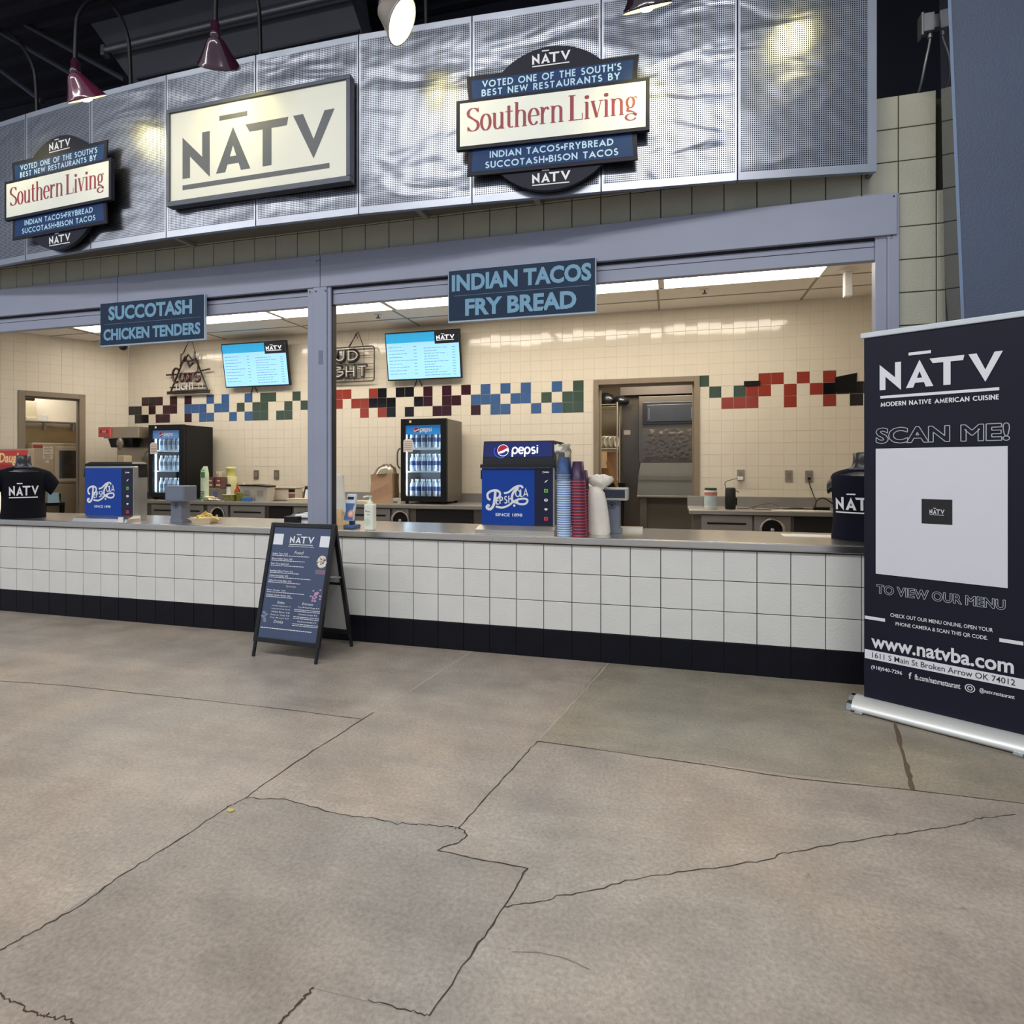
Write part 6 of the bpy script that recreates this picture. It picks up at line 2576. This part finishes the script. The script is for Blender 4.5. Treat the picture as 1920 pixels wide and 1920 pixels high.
# ================================================================== KITCHEN SEEN THROUGH THE RIGHT DOORWAY
Yk = 4.75
M_kst = mat('kitchen_steel', (120, 114, 106), .28, .85, var=.12, scale=2, bump=.25, bscale=3)
a, b = at(1166, 745, Yk + .3), at(1330, 700, Yk + .3)
mb = MB()
mb.box(a.x, b.x + 1.0, Yk + .3, Yk + .36, 0, a.z)
mb.build('trim_6', M_kst)['kind'] = 'structure'
a2 = at(1200, 731, Yk + .25)
mb = MB()
mb.box(a.x - .0, b.x + 1.0, Yk + .05, Yk + .299, a.z - .0, a2.z + .06)
mb.build('trim_7', mat('soffit_brown', (96, 84, 74), .5))['kind'] = 'structure'
# ice machine: head + bin
q0, q1 = at(1197, 930, Yk), at(1318, 865, Yk)
t = thing('ice_machine', 'large grey steel ice machine with a dark panel seen through the right doorway', 'ice machine', (q0.x, Yk, 0))
Wi = q1.x - q0.x
zf = at(1250, 867, Yk).z
zm = at(1250, 892, Yk).z
zl = at(1250, 929, Yk).z
ztop = at(1250, 741, Yk).z
mb = MB()
mb.box(.0, Wi, .06, .28, zf, ztop, .006)
mb.build('upper_cabinet', M_kst, t)
w0, w1 = at(1205, 796, Yk), at(1312, 751, Yk)
mb = MB()
mb.box(w0.x - q0.x, w1.x - q0.x, .03, .059, w0.z, w1.z, .006)
pn = mb.build('dark_panel', mat('panel_black', (34, 36, 40), .3), t)
mb = MB()
mb.box(w0.x - q0.x + .06, w1.x - q0.x - .06, .022, .0299, w0.z + .04, w1.z - .04, .004)
mb.build('inner_panel', mat('panel_dark_grey', (62, 66, 70), .22, .2), pn)
for x in (w0.x - q0.x + .09, at(1297, 780, Yk).x - q0.x):
    mb = MB()
    mb.tube([(x, .018, w0.z + .07), (x, .018, w1.z - .09)], .006, 6)
    mb.build('latch', mat('latch_light', (160, 160, 158), .3, .6), pn)
M_bin = mat('bin_grey', (112, 112, 106), .4, .2, var=.05)
mb = MB()
mb.loft([[(.0, .03, zm + .01), (Wi, .03, zm + .01), (Wi, .28, zm + .01), (0, .28, zm + .01)], [(.03, .06, zf - .002), (Wi, .06, zf - .002), (Wi, .28, zf - .002), (.03, .28, zf - .002)]], smooth=False)
mb.build('bin_upper', M_bin, t)
mb = MB()
mb.loft([[(-.02, .0, zl), (Wi, .0, zl), (Wi, .28, zl), (-.02, .28, zl)], [(.0, .03, zm), (Wi, .03, zm), (Wi, .28, zm), (.0, .28, zm)]], smooth=False)
mb.build('bin_door', M_bin, t)
mb = MB()
mb.box(-.025, Wi, -.012, .28, zl - .03, zl - .002, .004)
mb.box(-.0, Wi, -.012, .0, zm - .004, zm + .008)
mb.build('trim_strip', mat('strip_grey', (150, 148, 142), .3, .5), t)
mb = MB()
mb.box(.02, .12, .02, .28, .0, zl - .031)
mb.box(.12, Wi, .10, .28, .2, zl - .031)
mb.build('lower_body', mat('lower_dark', (88, 83, 75), .5), t)
mb = MB()
b0, b1 = at(1204, 868, Yk), at(1302, 802, Yk)
V, F = [], []
nx, nz = 40, 26
for j in range(nz + 1):
    for i in range(nx + 1):
        u, v = i / nx, j / nz
        e = min(1, 6 * min(u, 1 - u, v, 1 - v))
        V.append((b0.x - q0.x + u * (b1.x - b0.x), .048 - e * random.uniform(0, .022), zf + .02 + v * (b1.z - zf - .03)))
for j in range(nz):
    for i in range(nx):
        k = j * (nx + 1) + i
        F.append((k, k + 1, k + nx + 2, k + nx + 1))
mb.add(V, F, True)
mb.build('plastic_film', mat('dull_film', (104, 99, 95), .2, .6, coat=.5), t)
s0 = at(1176, 811, Yk + .3)
mb = MB()
mb.box(-.05, .05, -.004, 0, -.035, .035)
tag(mb.build('wall_notice', mat('notice_grey', (176, 168, 156), .5), loc=(s0.x, Yk + .297, s0.z)), 'small pale notice on the steel wall left of the ice machine', 'notice')
# wire shelving
Ys = 4.45
q0, q1 = at(1120, 758, Ys), at(1157, 758, Ys)
t = thing('wire_rack', 'chrome wire shelving rack just inside the right doorway', 'shelving', (q1.x, Ys, 0))
zs1 = q1.z
M_wire = mat('wire_chrome', (214, 206, 190), .25, .7)
for y in (0, .40):
    mb = MB()
    mb.tube([(0, y, 0), (0, y, zs1 + .03)], .0125, 10)
    mb.build('post', M_wire, t)
    mb = MB()
    mb.tube([(-.9, y, 0), (-.9, y, zs1 + .03)], .0125, 10)
    mb.build('post', M_wire, t)
zs2 = at(1140, 841, Ys).z
zs3 = at(1140, 899, Ys).z
for z in (zs1, zs2, zs3, .3):
    mb = MB()
    for y in (0, .40):
        mb.tube([(-.9, y, z), (0, y, z)], .007, 6)
        mb.tube([(-.9, y, z - .035), (0, y, z - .035)], .004, 6)
    for i in range(16):
        x = -.9 + .06 * i
        mb.tube([(x, 0, z), (x, .4, z)], .004, 5)
    mb.build('wire_shelf', M_wire, t)
x0, x1 = at(1126, 740, Ys + .15).x, at(1166, 740, Ys + .15).x
for i, (px, rx, rz_, lab) in enumerate(((1136, .16, .17, 'bulging black rubbish bag on the wire rack top, left one'), (1158, .13, .12, 'smaller black rubbish bag on the wire rack top, beside the steel wall'))):
    q = at(px + (4 if i else -2), 756, Ys + .2)
    mb = MB()
    mb.loft([[(r * rx * math.cos(a * PI / 9) * (1 + .07 * math.sin(3 * a + j)), r * .15 * math.sin(a * PI / 9), z * rz_) for a in range(18)] for j, (z, r) in enumerate(((0.02, .8), (.2, 1), (.6, 1), (.9, .75), (1.1, .3)))])
    tag(mb.build('rubbish_bag', mat('bag_black', (18, 18, 22), .3, bump=.8, bscale=16), loc=(q.x, Ys + .2, zs1 + .005)), lab, 'bag', 'black bags on the wire rack')
q = at(1145, 870, Ys + .2)
t = thing('cardboard_box', 'tall brown cardboard box on the wire rack in the right doorway', 'box', (q.x, Ys + .2, zs3 + .008))
mb = MB()
hb = zs2 - zs3 - .06
mb.box(-.14, .07, -.13, .13, 0, hb, .004)
mb.build('box', mat('cardboard', (138, 96, 66), .6, var=.06), t)
q = at(1132, 855, Ys - .02)
mb = MB()
mb.box(-.045, .045, -.004, .0, -.24, .0)
tag(mb.build('paper_tag_sheet', mat('tag_tan', (206, 172, 132), .6), loc=(q.x, Ys - .012, zs2 - .045)), 'tan paper tag hanging from the wire rack shelf', 'tag')
for i in range(4):
    q = at(1133 + 6.5 * i, 830, Ys + .1)
    mb = MB()
    mb.M = Matrix.Rotation(math.radians(20 + 16 * i), 4, 'Z') @ Matrix.Rotation(PI / 2, 4, 'X')
    mb.lathe([(.0, .0), (.05, .004), (.085, .02), (.09, .035), (.082, .036), (.05, .012), (.0, .008)], 18, cap=False)
    tag(mb.build('steel_dish', mat('lid_pale', (206, 196, 178), .3, .4), loc=(q.x, Ys + .1, zs2 + .096)), 'pale round dish standing in the row on the wire rack' if i else 'pale round dish at the left end of the row on the wire rack', 'dish', 'round dishes on the wire rack')
q0, q1 = at(1158, 916, 3.92), at(1140, 866, 3.92)
t = thing('wooden_paddle', 'curved brown wooden paddle leaning in the right doorway', 'paddle', (q0.x, 3.92, 0))
mb = MB()
d = q1 - q0
mb.M = Matrix.Translation((0, 0, q0.z))
P = [(0, -.0), (d.x * .3, d.z * .25), (d.x * .72, d.z * .62), (d.x * 1.0, d.z)]
mb.prism([(a - .012 - .02 * i / 3, b) for i, (a, b) in enumerate(P)][::-1] + [(a + .012 + .035 * math.sin(i), b) for i, (a, b) in enumerate(P)], -.008, .008)
mb.tube([(0, 0, -q0.z + .0), (0, 0, .02)], .012, 8)
mb.build('paddle', mat('paddle_wood', (150, 112, 70), .5), t)
t = thing('kitchen_bin', 'black bin standing just inside the right doorway', 'bin', (at(1148, 930, 4.2).x, 4.22, 0))
mb = MB()
mb.lathe([(.14, 0), (.17, at(1148, 905, 4.28).z - .06), (.185, at(1148, 905, 4.28).z - .05), (.185, at(1148, 905, 4.28).z)], 20)
mb.build('body', M_black, t)
